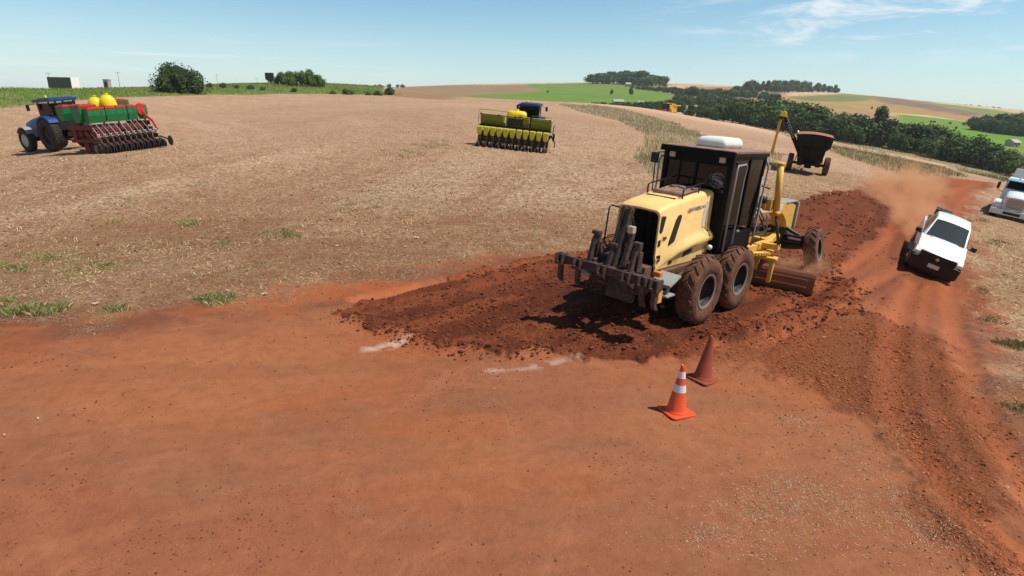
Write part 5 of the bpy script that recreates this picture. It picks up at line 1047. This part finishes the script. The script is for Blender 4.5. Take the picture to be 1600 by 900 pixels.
def straw():
    x, y = scatter(150000, 9, 60, th=50); W, r = weights(x, y)
    f = (1-W['road'])*(1-W['strip']*.8)*(.12+.88*sstep(fbm(x, y, .9, 4, .6), .42, .62))*np.clip(r/22, .45, 1); lit = np.zeros(len(x))
    k = rng.random(len(x)) < f; x, y, r = x[k], y[k], r[k]; n = len(x); z = ground_h(x, y); L = (.03+.07*rng.random(n))*np.clip(r/14, .8, 2.2); w_ = .0035*np.clip(r/12, .8, 3); a = rng.random(n)*6.28; t = rng.normal(0, .35, n)
    u = np.stack([np.cos(a)*np.cos(t), np.sin(a)*np.cos(t), np.abs(np.sin(t))], -1)*L[:, None]; s = np.stack([-np.sin(a), np.cos(a), np.zeros(n)], -1)*w_[:, None]; p = np.stack([x, y, z+.008], -1)
    V = np.stack([p-u*.5-s+[0, 0, .0], p-u*.5+s, p+u*.5+s, p+u*.5-s], 1); V[..., 2] += (np.abs(np.sin(t))*L*.5)[:, None]
    C = np.array([[.66, .46, .24]])*(.35+.85*rng.random((n, 1)))
    V2, C2 = [V.reshape(-1, 3)], [np.repeat(C, 4, 0)]
    # pale chaff blown together on the road
    for px, py, sx, sy, m in ((1245, 660, 22, 8, 420), (1215, 850, 70, 16, 400), (1440, 820, 40, 30, 400), (1285, 640, 8, 4, 40), (1335, 715, 18, 14, 220), (1390, 760, 12, 40, 260), (1250, 775, 60, 22, 1300), (1180, 800, 45, 14, 420), (1330, 800, 60, 30, 700), (1120, 830, 20, 8, 90), (1105, 838, 16, 6, 160), (1340, 560, 50, 10, 60), (1140, 572, 30, 8, 160), (1180, 588, 25, 8, 140), (1410, 690, 14, 24, 200), (1210, 755, 40, 8, 120), (1060, 790, 60, 10, 60), (1000, 845, 30, 6, 50), (1480, 860, 40, 30, 300), (1560, 600, 30, 60, 400), (900, 560, 40, 12, 50), (450, 590, 70, 20, 40), (360, 560, 40, 14, 40), (820, 620, 160, 60, 90), (1100, 680, 120, 40, 120)):
        q = [hit(px+rng.normal(0, sx), py+rng.normal(0, sy)) for _ in range(m//6)]; q = np.array(q); q = np.repeat(q, 6, 0)+rng.normal(0, .07, (len(q)*6, 2)); n = len(q); z = ground_h(q[:, 0], q[:, 1]); a = rng.random(n)*6.28
        L = .012+.035*rng.random(n)**2; u = np.stack([np.cos(a), np.sin(a), rng.normal(0, .25, n)], -1)*L[:, None]*.8; s = np.stack([-np.sin(a), np.cos(a), np.full(n, .3)], -1)*.0021; p = np.c_[q, z+.008]
        V2.append(np.stack([p-u*.5-s, p-u*.5+s, p+u*.5+s, p+u*.5-s], 1).reshape(-1, 3)); C2.append(np.repeat(np.array([[.60, .44, .29]])*(.25+.85*rng.random((n, 1))), 4, 0))
    V, C = np.concatenate(V2), np.concatenate(C2); stuff('straw_litter', fast_mesh('straw_litter', V, np.arange(len(V)).reshape(-1, 4), C, MT_ST), 'pale straw and chaff lying over the harvested field and road edge', 'straw')
straw()
def litter():
    A = []
    for px, py, sz in ((651, 372, .16), (808, 359, .14), (527, 385, .12), (414, 461, .13), (150, 476, .14), (822, 293, .16), (1312, 384, .12), (1288, 530, .07), (1571, 768, .05), (355, 455, .07), (8, 683, .03), (60, 657, .04)):
        q = hit(px, py); z = gh(q[0], q[1]); n = 14; a = np.linspace(0, 6.283, n, endpoint=False); rr_ = sz*.6*rng.uniform(.35, 1, n)
        v = np.c_[q[0]+np.cos(a)*rr_, q[1]+np.sin(a)*rr_*.7, z+.02+rng.uniform(0, .06, n)*sz*6]; A.append((np.vstack([v, [[q[0], q[1], z+.05]]]), n))
    V, Fc, b = [], [], 0
    for v, n in A: V.append(v); Fc += [[b+i, b+(i+1) % n, b+n] for i in range(n)]; b += n+1
    V = np.concatenate(V); stuff('litter', fast_mesh('litter', V, np.array(Fc), np.tile([[.58, .50, .42]], (len(V), 1)), MT_ST), 'small crumpled pale scraps lying about the field edge', 'litter')
litter()
def tone(n, cols, var=.3):
    c = np.array(cols)[rng.integers(0, len(cols), n)]; return c*(1-var+2*var*rng.random((n, 1)))
def in_zone(key, n, grow=0):
    pg = Z[key]; lo, hi = pg.min(0), pg.max(0); hi = np.minimum(hi, 420); lo = np.maximum(lo, -420); out = []; t = 0
    while t < n:
        m = n*4; x, y = rng.uniform(lo[0], hi[0], m), rng.uniform(max(lo[1], 5), hi[1], m); w_ = np.clip(30/np.hypot(x, y), .02, 1)**1.2
        k = (sdf(pg, x, y)+(fbm(x, y, .5, 3)-.5)*2 > -grow) & (rng.random(m) < w_); out.append(np.c_[x[k], y[k]]); t += k.sum()
        if len(out) > 400: break
    q = np.concatenate(out)[:n]; return q[:, 0], q[:, 1]
def grasses():
    x, y = in_zone('strip', 26000, .1); r = np.hypot(x, y); d = fbm(x, y, .22, 3); n = len(x)
    C = np.where((d > .60)[:, None], tone(n, [(.50, .44, .22), (.56, .46, .26), (.38, .36, .17)]), tone(n, [(.60, .46, .31), (.52, .39, .26), (.66, .54, .37), (.40, .33, .2)]))
    A = [blades(x, y, .12+.38*rng.random(n)**1.5*sstep(d, .35, .6)+.05, .012*np.clip(r/18, 1, 6), C)]
    x, y = in_zone('strip2', 12000, .3); n = len(x); r = np.hypot(x, y); A.append(blades(x, y, .2+.4*rng.random(n), .014*np.clip(r/18, 1, 6), tone(n, [(.38, .34, .17), (.28, .28, .11), (.48, .38, .22)])))
    x, y = in_zone('verge2', 9000, 0); n = len(x); r = np.hypot(x, y); A.append(blades(x, y, .25+.5*rng.random(n), .014*np.clip(r/18, 1, 7), tone(n, [(.36, .32, .15), (.25, .26, .10)])))
    V, Fc, C = [], [], []; b = 0
    for v, f, c in A: V.append(v); Fc.append(f+b); C.append(c); b += len(v)
    stuff('dry_grass', fast_mesh('dry_grass', np.concatenate(V), np.concatenate(Fc), np.concatenate(C), MT_GR), 'tall dry grey-green grass on the terrace banks between the stubble fields', 'grass')
    x, y = in_zone('berm', 30000, 0); n = len(x); r = np.hypot(x, y); d = fbm(x, y, .15, 3); C = np.where((d > .5)[:, None], tone(n, [(.17, .25, .045), (.22, .29, .06)]), tone(n, [(.26, .27, .08), (.15, .20, .045), (.36, .33, .14)]))
    v, f, c = blades(x, y, (.10+.32*rng.random(n)**2), .03*np.clip(r/40, 1, 4), C); stuff('bank_grass', fast_mesh('bank_grass', v, f, c, MT_GR), 'bright green grass on the roadside bank beyond the field', 'grass')
    P_ = []
    for px, py, s, m, h in ((30, 490, 14, 260, .26), (75, 488, 18, 260, .20), (100, 484, 10, 90, .16), (330, 470, 16, 260, .20), (352, 468, 8, 90, .16), (186, 484, 7, 110, .16), (12, 471, 8, 80, .14), (15, 420, 22, 240, .16), (75, 405, 26, 160, .14), (165, 414, 16, 60, .15), (290, 350, 12, 130, .14), (160, 345, 18, 60, .12), (440, 365, 22, 240, .12), (345, 380, 18, 110, .10), (150, 430, 40, 100, .10), (570, 325, 26, 120, .12), (680, 228, 28, 300, .14), (640, 238, 20, 160, .14), (1210, 258, 12, 160, .3), (1235, 262, 10, 90, .25), (1560, 380, 10, 120, .12), (1535, 345, 12, 90, .14), (1580, 540, 14, 200, .12), (1545, 500, 10, 90, .10), (1530, 455, 10, 60, .1), (1590, 640, 10, 50, .1), (210, 310, 60, 80, .1), (400, 420, 60, 60, .1)):
        for _ in range(max(1, m//14)):
            q = hit(px+rng.normal(0, s*.7), py+rng.normal(0, s*.16)); sp = .06*np.hypot(*q)/12; k = 44; P_.append(np.c_[q[0]+rng.normal(0, sp, k), q[1]+rng.normal(0, sp, k), np.full(k, h)*rng.uniform(.25, .8, k)])
    q = np.concatenate(P_); n = len(q); r = np.hypot(q[:, 0], q[:, 1]); v, f, c = blades(q[:, 0], q[:, 1], q[:, 2], .0055*np.clip(r/12, 1, 6), tone(n, [(.20, .25, .06), (.30, .29, .10), (.14, .18, .05), (.52, .42, .22), (.46, .36, .18)]), 1.3)
    stuff('grass_tufts', fast_mesh('grass_tufts', v, f, c, MT_GR), 'small green grass tufts sprouting in the stubble near the road', 'grass')
grasses()

# ------------------------------------------------------------------ trees
def crown_mesh(name, Wd, H, n, leaf, cols, seed, base=.18, blobs=9, squash=1.0, tall=False):
    g = np.random.default_rng(seed); B = []
    for i in range(blobs):
        a = g.random()*6.28; f = g.random()**.5; z = H*(base+.18+(.62 if tall else .5)*g.random()); rr = Wd*.5*(.34+.26*g.random())*(1.15-.55*z/H*(.9 if not tall else .4)); B.append((math.cos(a)*Wd*.30*f*(1.2-.6*z/H), math.sin(a)*Wd*.30*f*(1.2-.6*z/H), z, rr))
    B.append((0, 0, H*.55, Wd*.33)); B = np.array(B)
    i = g.integers(0, len(B), n); d = g.normal(size=(n, 3)); d /= np.linalg.norm(d, axis=1)[:, None]; rad = B[i, 3]*(.70+.38*g.random(n)**.7); P_ = B[i, :3]+d*rad[:, None]*np.array([1, 1, .82*squash])
    lump = vnoise(P_[:, 0]*1.0+50+P_[:, 2]*.5, P_[:, 1]+50-P_[:, 2]*.7, 2.2/Wd*3); keep = (P_[:, 2] > H*base*.35) & (P_[:, 2] < H*1.02) & (lump > .22); P_, d, lump = P_[keep], d[keep], lump[keep]; n = len(P_)
    nrm = d+g.normal(0, .7, (n, 3)); nrm[:, 2] += .3; nrm /= np.linalg.norm(nrm, axis=1)[:, None]; t = np.cross(nrm, g.normal(size=(n, 3))); t /= np.linalg.norm(t, axis=1)[:, None]; u = np.cross(nrm, t); s = leaf*(.6+.8*g.random(n))[:, None]
    V = np.stack([P_-t*s, P_-u*s*.6, P_+t*s, P_+u*s*.6], 1).reshape(-1, 3); c = np.array(cols)[g.integers(0, len(cols), n)]*(.65+.7*lump)[:, None]
    # woody, leafy core so the middle is not see-through
    cv, cf, b = [], [], 0
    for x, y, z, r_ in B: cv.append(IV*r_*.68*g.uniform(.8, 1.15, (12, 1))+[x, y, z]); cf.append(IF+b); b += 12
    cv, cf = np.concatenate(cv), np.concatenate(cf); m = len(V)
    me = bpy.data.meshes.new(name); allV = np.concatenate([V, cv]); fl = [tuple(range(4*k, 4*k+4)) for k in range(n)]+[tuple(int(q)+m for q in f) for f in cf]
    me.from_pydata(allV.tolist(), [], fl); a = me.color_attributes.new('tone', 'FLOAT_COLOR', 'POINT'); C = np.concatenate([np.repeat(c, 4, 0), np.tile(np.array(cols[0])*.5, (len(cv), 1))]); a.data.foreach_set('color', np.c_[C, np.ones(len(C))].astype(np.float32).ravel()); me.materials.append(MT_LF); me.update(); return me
def trunk_mesh(name, H, r, seed, limbs=5):
    g = random.Random(seed); b = MB(); top = (g.uniform(-.05, .05)*H, g.uniform(-.05, .05)*H, H*.72); b.tube([(0, 0, -.3), (0, 0, H*.12), (top[0]*.5, top[1]*.5, H*.4), top], [r*1.3, r, r*.7, r*.25], 8)
    for i in range(limbs):
        a = g.random()*6.28; z = H*g.uniform(.18, .45); L = H*g.uniform(.2, .32); b.tube([(0, 0, z), (math.cos(a)*L*.5, math.sin(a)*L*.5, z+L*.5), (math.cos(a)*L, math.sin(a)*L, z+L*.8)], [r*.5, r*.35, r*.12], 6)
    return b.mesh(name, M['wood'])
DK = [(.034, .066, .022), (.055, .092, .028), (.042, .076, .028), (.085, .125, .035)]; MD = [(.065, .115, .028), (.10, .15, .036), (.05, .09, .026)]; LT = [(.11, .17, .04), (.08, .13, .033), (.14, .19, .05)]
VAR = {}
def variant(kind):
    k = kind.split('_')[0]; i = int(kind.split('_')[1]); key = kind
    if key not in VAR:
        if k == 'round': a = crown_mesh('crown', 1.25, 1, 1700, .045, (DK, MD, DK, MD, MD)[i % 5], 100+i, .03, 10)
        elif k == 'tall': a = crown_mesh('crown', .62, 1, 1400, .036, MD if i == 3 else DK, 200+i, .05, 11, tall=True)
        elif k == 'bush': a = crown_mesh('crown', 1.9, 1, 1100, .06, MD if i % 2 else LT, 300+i, .0, 8, .9)
        VAR[key] = (a, trunk_mesh('trunk', 1, .035, 400+i))
    return VAR[key]
def tree(name, x, y, H, Wf, kind, label, cat, group):
    a, b = variant(kind); t = thing(name, label, cat, group); t.location = (x, y, bh(x, y)-.1); t.scale = (H*Wf, H*Wf, H); t.rotation_euler = (0, 0, random.random()*6.28)
    for nm, me in (('crown', a), ('trunk', b)): o = bpy.data.objects.new(nm, me); COL.objects.link(o); o.parent = t
    return t
HS = {'b': 1.0, 'r': 1.22, 't': 1.22}
def tree_at(px, yb, Y, hpx, kind, label, cat='tree', group=None, wf=1, name=None):
    p = at(px, yb, Y); H = hpx*Y/F_PX*HS[kind[0]]; return tree(name or ('shrub' if kind[0] == 'b' else 'tree'), p[0], Y, H, wf, kind, label, cat, group)
def belt(pts, step, kinds, label, group, jit=.25, hv=.25, wf=1.1, cat='tree', rows=1, dY=12):
    """trees one by one along a line of (pixel x, base y, distance, height in pixels)"""
    x = pts[0][0]
    while x < pts[-1][0]:
        for a, b in zip(pts[:-1], pts[1:]):
            if a[0] <= x <= b[0]: t = (x-a[0])/(b[0]-a[0]); q = [a[i]+(b[i]-a[i])*t for i in range(4)]; break
        for r_ in range(rows): tree_at(q[0]+random.uniform(-1, 1)*step*jit, q[1], q[2]+random.uniform(-.3, .3)*dY+r_*dY, q[3]*random.uniform(1-hv, 1+hv*.6), random.choice(kinds), label, cat, group, wf*random.uniform(.85, 1.2))
        x += step*random.uniform(.75, 1.25)
RD, TL, BS = ['round_1', 'round_3', 'round_5', 'round_7', 'round_2', 'round_4'], ['tall_1', 'tall_2', 'tall_3'], ['bush_1', 'bush_2', 'bush_3', 'bush_4']
big_c, big_t = crown_mesh('crown', 9.8, 6.3, 11000, .19, DK+MD[:1], 5, .0, 16, 1.0), trunk_mesh('trunk', 6, .35, 9)
t = thing('broad_tree', 'large dark rounded tree standing alone on the green bank at left', 'tree'); q = at(281, 147, 124); t.location = (q[0], q[1], bh(q[0], q[1])-.3)
for nm, me in (('crown', big_c), ('trunk', big_t)): o = bpy.data.objects.new(nm, me); COL.objects.link(o); o.parent = t
for px, h, w_, k, Y in ((441, 19, .75, 'bush_2', 180), (456, 22, .8, 'bush_4', 176), (485, 22, .75, 'round_3', 186), (473, 23, .9, 'bush_2', 174), (497, 19, .75, 'bush_4', 178)): tree_at(px, 139, Y, h, k, {'round_3': 'dark crowned tree rising above the green clump on the bank', }.get(k, 'bushy green tree in the clump on the bank beyond the big tree'), 'tree', 'clump of green trees on the bank', w_)
for px, h in ((461, 7), (520, 6), (548, 7), (590, 8), (330, 7), (350, 8), (372, 6), (392, 7), (412, 6), (540, 9), (575, 6), (310, 9), (250, 6), (240, 5)): tree_at(px, 145, 150, h, random.choice(BS), 'low green shrub growing on the grassy bank', 'shrub', 'shrubs along the bank', 1.1)
tree_at(609, 147, 155, 13, 'bush_1', 'dark shrub at the right end of the grassy bank', 'shrub', None, .8)
belt([(512, 140, 420, 11), (560, 140, 420, 13)], 8, TL+RD, 'tree in the straight plantation row behind the bank', 'plantation behind the bank', wf=1.2)
belt([(566, 139, 900, 5), (632, 138, 900, 5)], 9, RD, 'tiny tree on the skyline right of the bank', 'trees on the left skyline')
belt([(926, 132.5, 930, 12), (960, 132, 930, 15), (1000, 132.5, 900, 17), (1028, 134, 880, 14)], 6.5, TL+RD[:2], 'tall tree in the grove crowning the green hill', 'grove on the green hill', wf=1.75, hv=.15, rows=2, dY=25)
tree_at(1036, 136, 850, 16, 'round_1', 'rounded tree at the right end of the hill grove', 'tree', None, .9)
belt([(990, 134, 820, 5), (1040, 139, 760, 7), (1062, 146, 680, 10), (1085, 156, 560, 14)], 5, RD, 'tree in the line descending the right flank of the green hill', 'trees down the hill flank', rows=1, dY=30)
belt([(915, 170, 330, 6), (960, 170, 330, 8), (1010, 171, 320, 10), (1065, 175, 320, 13)], 9, RD, 'dark tree in the hollow at the foot of the green hill', 'trees in the hollow', rows=2, dY=30, wf=1.2)
belt([(1060, 168, 430, 13), (1110, 165, 420, 14), (1170, 165, 420, 14), (1210, 165, 420, 12)], 11, RD+TL[:1], 'dark tree in the wood filling the hollow behind the belt', 'wood in the hollow', rows=2, dY=45, wf=1.15)
for px, yb, Y, h in ((806, 158, 270, 8), (866, 160, 300, 6), (893, 163, 300, 10), (901, 164, 290, 6), (931, 166, 320, 9), (770, 155, 300, 4), (938, 166, 310, 7)): tree_at(px, yb, Y, h, random.choice(BS), 'dark bush at the lower edge of the green hill field', 'shrub', 'bushes below the green field', .8)
for px, yb, h in ((856, 144, 4), (956, 145, 7), (985, 155, 10), (1366, 151, 4)): tree_at(px, yb, 600, h, 'round_3', 'lone small tree standing in a far field', 'tree', 'lone trees in far fields', .6)
belt([(1150, 153, 760, 9), (1172, 151, 820, 14), (1200, 150, 820, 12), (1240, 149, 850, 13), (1280, 149, 900, 10), (1312, 149, 950, 9)], 7.5, RD+TL[:2], 'tree in the wood along the right hand ridge', 'wood on the right ridge', rows=2, dY=35, wf=1.0, hv=.4)
belt([(1082, 152, 640, 9), (1140, 158, 620, 9), (1215, 160, 560, 9)], 9, RD, 'tree in the loose wood between the ridge and the hollow', 'loose wood below the ridge', rows=2, dY=40, hv=.4)
belt([(1200, 137, 1150, 8), (1240, 139, 1150, 8)], 9, RD, 'distant tree breaking the skyline over the ridge', 'skyline trees')
belt([(1068, 181, 262, 11), (1110, 186, 255, 15), (1130, 190, 250, 24), (1200, 200, 232, 32), (1300, 212, 212, 34), (1400, 226, 200, 36), (1428, 230, 196, 30)], 12.5, RD+RD+TL[:1], 'dense dark tree in the belt behind the stubble field', 'tree belt behind the field', rows=2, dY=16, wf=1.05, hv=.42)
belt([(1440, 234, 190, 34), (1500, 244, 182, 34), (1548, 254, 175, 30)], 12.5, RD, 'dense dark tree in the belt near the right edge', 'tree belt near the right edge', rows=2, dY=16, wf=1.05, hv=.42)
belt([(1552, 255, 168, 24), (1605, 268, 160, 30)], 11, BS+RD[:2], 'olive coloured tree at the right edge of the belt', 'olive trees at the right edge', rows=2, dY=12, wf=.9)
tree_at(1366, 222, 205, 50, 'tall_2', 'tallest pointed tree sticking up out of the belt', 'tree', None, .8)
belt([(1522, 203, 380, 14), (1560, 204, 370, 20), (1605, 208, 360, 26)], 8, RD, 'brownish tree in the wood beyond the green field at the right edge', 'wood beyond the green field', rows=2, dY=25)
belt([(1494, 169, 1050, 3), (1600, 182, 1050, 5)], 11, RD, 'tiny tree on the far right skyline', 'trees on the right skyline')
for px, yb, h in ((1505, 196, 4), (1520, 199, 5), (1537, 203, 5), (1485, 191, 3), (1460, 188, 3), (1560, 206, 6), (1455, 186, 3)): tree_at(px, yb, 420, h, random.choice(BS), 'small bush on the hedge line across the green field', 'shrub', 'hedge bushes in the green field', .9)
# ------------------------------------------------------------------ things on the left skyline, houses, poles
def box_truck(label, name, L, H, mbody, mend, loc_px, Y, hd, cabin=True):
    t = thing(name, label, 'truck'); b = MB(); b.box((0, 0, 1.15+H/2), (L, 2.5, H)); 
    for i in range(int(L/1.1)): b.box((-L/2+.5+i*1.1, -1.28, 1.15+H/2), (.08, .06, H)); b.box((-L/2+.5+i*1.1, 1.28, 1.15+H/2), (.08, .06, H))
    b.build('cargo_body', mbody, t, .04)
    b = MB(); b.box((L/2+.04, 0, 1.15+H/2), (.08, 2.52, H+.05)); b.build('end_panel', mend, t)
    if cabin:
        b = MB(); b.prism([(L/2+.3, .7), (L/2+2.3, .7), (L/2+2.35, 1.6), (L/2+2.0, 3.0), (L/2+.3, 3.1)], -1.15, 1.15); c = b.build('cab', M['white_truck'], t, .06); b = MB(); b.box((L/2+2.2, 0, 2.2), (.1, 2.0, .8), Matrix.Rotation(R(-14), 3, 'Y')); b.build('windscreen', M['glass_dark'], c)
    b = MB(); b.box((.5, 0, 1.0), (L+1, .9, .25)); b.build('chassis', M['black'], t)
    for x in ([L/2+1.4] if cabin else [])+[-L/2+1.2, -L/2+2.5]:
        for s in (-1, 1): wheel(t, (x, s*1.0, .5), .5, .35, .28, 'tyre', 'rim_silver', 0, .02, s, key='bt')
    p = at(loc_px, 141, Y); t.location = (p[0], p[1], bh(p[0], p[1])+.1); t.rotation_euler = (0, 0, hd); return t
box_truck('truck with a tall dark green tarpaulin load on the skyline at far left', 'covered_truck', 8.2, 3.0, M['tarp'], M['whitebox'], 101, 182, R(-12), False)
box_truck('long brown and cream trailer beside the large round tree', 'trailer', 12.5, 2.0, M['cream'], M['brown'], 229, 290, R(192), False)
box_truck('short brown trailer just left of the large round tree', 'trailer', 4.0, 2.0, M['brown'], M['cream'], 246, 300, R(192), False)
box_truck('small dark box body left of the green tree clump', 'trailer', 3.0, 2.2, M['black'], M['whitebox'], 425, 215, R(0), False)
t = thing('roadside_kiosk', 'small grey upright box on the bank between the trucks', 'kiosk'); q = at(169, 139, 190); b = MB(); b.box((0, 0, 1.7), (1.5, 1.5, 2.6)); b.build('wall', M['grey'], t, .05); b = MB(); b.box((0, 0, 3.05), (1.8, 1.8, .12)); b.build('roof', M['roofwhite'], t); b = MB(); b.box((0, -.77, 1.4), (.8, .04, 1.9)); b.build('door', M['black'], t); t.location = (q[0], q[1], bh(q[0], q[1]))
for px, top, yb, Y in ((80, 113, 141, 250), (188, 112, 141, 260), (318, 117, 141, 330), (341, 116, 140, 350), (403, 121, 138, 400), (1218+300, 0, 0, 0)):
    if not Y: continue
    lb = {80: 'grey pole rising behind the green covered truck', 188: 'pole between the grey kiosk and the brown trailer', 318: 'pole just right of the large round tree', 341: 'second pole to the right of the large round tree', 403: 'shortest pole, left of the green tree clump'}[px]
    t = thing('utility_pole', lb, 'utility pole', 'poles along the bank road'); q = at(px, yb, Y); z = bh(q[0], q[1]); H = at(px, top, Y)[2]-z; b = MB(); b.cyl((0, 0, -.3), (0, 0, H), .17, .10, 8); b.build('pole', M['pole'], t)
    b = MB(); b.box((0, 0, H-.5), (1.9, .12, .14)); b.build('crossarm', M['pole'], t); b = MB()
    for x in (-.8, 0, .8): b.cyl((x, 0, H-.43), (x, 0, H-.2), .05, n=6)
    b.build('insulator', M['grey'], t); t.location = (q[0], q[1], z); t.rotation_euler = (0, 0, .4)
def house(px, yb, Y, L, Wd, H, hd, label):
    t = thing('farm_house', label, 'house', 'far farm buildings'); b = MB(); b.box((0, 0, H/2), (L, Wd, H)); b.prism([(-Wd/2, H), (Wd/2, H), (0, H+Wd*.25)], -L/2, L/2, 'X'); b.build('wall', M['wall'], t)
    b = MB(); e = Wd/2+.5
    for s in (-1, 1): b.add([(-L/2-.4, s*e, H-.15), (L/2+.4, s*e, H-.15), (L/2+.4, 0, H+Wd*.27), (-L/2-.4, 0, H+Wd*.27), (-L/2-.4, s*e, H-.05), (L/2+.4, s*e, H-.05), (L/2+.4, 0, H+Wd*.27+.12), (-L/2-.4, 0, H+Wd*.27+.12)], [(0, 1, 2, 3), (7, 6, 5, 4), (0, 4, 5, 1), (2, 6, 7, 3), (0, 3, 7, 4), (1, 5, 6, 2)])
    b.build('roof', M['roofwhite'], t); b = MB(); b.box((0, -Wd/2-.03, 1), (1, .06, 2)); b.build('door', M['brown'], t)
    for x in (-L*.3, L*.3): b = MB(); b.box((x, -Wd/2-.03, 1.5), (1.2, .06, 1)); b.build('window', M['glass_dark'], t)
    q = at(px, yb, Y); place(t, q[0], q[1], hd, 6, 5)
house(981, 133, 860, 7, 6, 3.5, R(10), 'tiny pale roofed shed in front of the hill grove'); house(966, 157, 395, 6, 4, 2.0, R(5), 'low pale roofed building among the bushes below the green field'); house(1001, 159, 395, 3, 3, 1.8, R(-5), 'tiny pale hut among the bushes right of the low building'); house(1583, 219, 300, 5, 4, 2.2, R(20), 'pale shed in the green field at the right edge')
# ------------------------------------------------------------------ air
def volume_mat(name, col, dens, noise=None):
    m = bpy.data.materials.new(name); m.use_nodes = True; n = m.node_tree.nodes; l = m.node_tree.links; n.remove(n['Principled BSDF'])
    v = n.new('ShaderNodeVolumePrincipled'); v.inputs['Color'].default_value = col+(1,); v.inputs['Density'].default_value = dens; v.inputs['Anisotropy'].default_value = .2; l.new(v.outputs[0], n['Material Output'].inputs['Volume'])
    if noise:
        t = n.new('ShaderNodeTexCoord'); a = n.new('ShaderNodeTexNoise'); a.inputs['Scale'].default_value = noise; a.inputs['Detail'].default_value = 4; a.inputs['Roughness'].default_value = .6; l.new(t.outputs['Object'], a.inputs[0])
        ln = n.new('ShaderNodeVectorMath'); ln.operation = 'LENGTH'; l.new(t.outputs['Object'], ln.inputs[0])
        e = n.new('ShaderNodeMapRange'); e.inputs[1].default_value = 1.0; e.inputs[2].default_value = .1; e.interpolation_type = 'SMOOTHSTEP'; l.new(ln.outputs['Value'], e.inputs[0])
        r_ = n.new('ShaderNodeMapRange'); r_.inputs[1].default_value = .43; r_.inputs[2].default_value = .66; l.new(a.outputs[0], r_.inputs[0])
        k = n.new('ShaderNodeMath'); k.operation = 'MULTIPLY'; l.new(e.outputs[0], k.inputs[0]); l.new(r_.outputs[0], k.inputs[1]); k2 = n.new('ShaderNodeMath'); k2.operation = 'MULTIPLY'; k2.inputs[1].default_value = dens; l.new(k.outputs[0], k2.inputs[0]); l.new(k2.outputs[0], v.inputs['Density'])
    return m
VD = volume_mat('red_dust_air', (.98, .54, .30), 1.7, 2.1)
def dust(px, py, Y, a, c, h, rz, label):
    bm = bmesh.new(); bmesh.ops.create_icosphere(bm, subdivisions=3, radius=1); me = bpy.data.meshes.new('dust_cloud'); bm.to_mesh(me); bm.free(); me.materials.append(VD)
    o = bpy.data.objects.new('dust_cloud', me); COL.objects.link(o); q = at(px, py, Y); o.location = (q[0], q[1], bh(q[0], q[1])+h*.25); o.scale = (a, c, h); o.rotation_euler = (0, 0, rz); tag(o, label, 'dust', kind='stuff')
dust(1412, 312, 33, 5.5, 2.6, 2.5, R(58), 'orange dust cloud drifting over the track behind the pickup')
dust(1432, 345, 24, 3.2, 1.3, 1.5, R(60), 'wisp of orange dust trailing at the tail of the white pickup')
dust(1245, 432, 15.4, 1.9, 1.0, .75, R(50), 'thin red dust stirred up beside the grader blade')
hz = bmesh.new(); bmesh.ops.create_cube(hz, size=1); me = bpy.data.meshes.new('haze'); hz.to_mesh(me); hz.free()
ho = bpy.data.objects.new('haze', me); COL.objects.link(ho); ho.scale = (7200, 7200, 340); ho.location = (0, 0, -105); me.materials.append(volume_mat('pale_air', (.78, .90, 1.0), .00013)); tag(ho, 'thin pale haze over the far land', 'haze', kind='stuff')
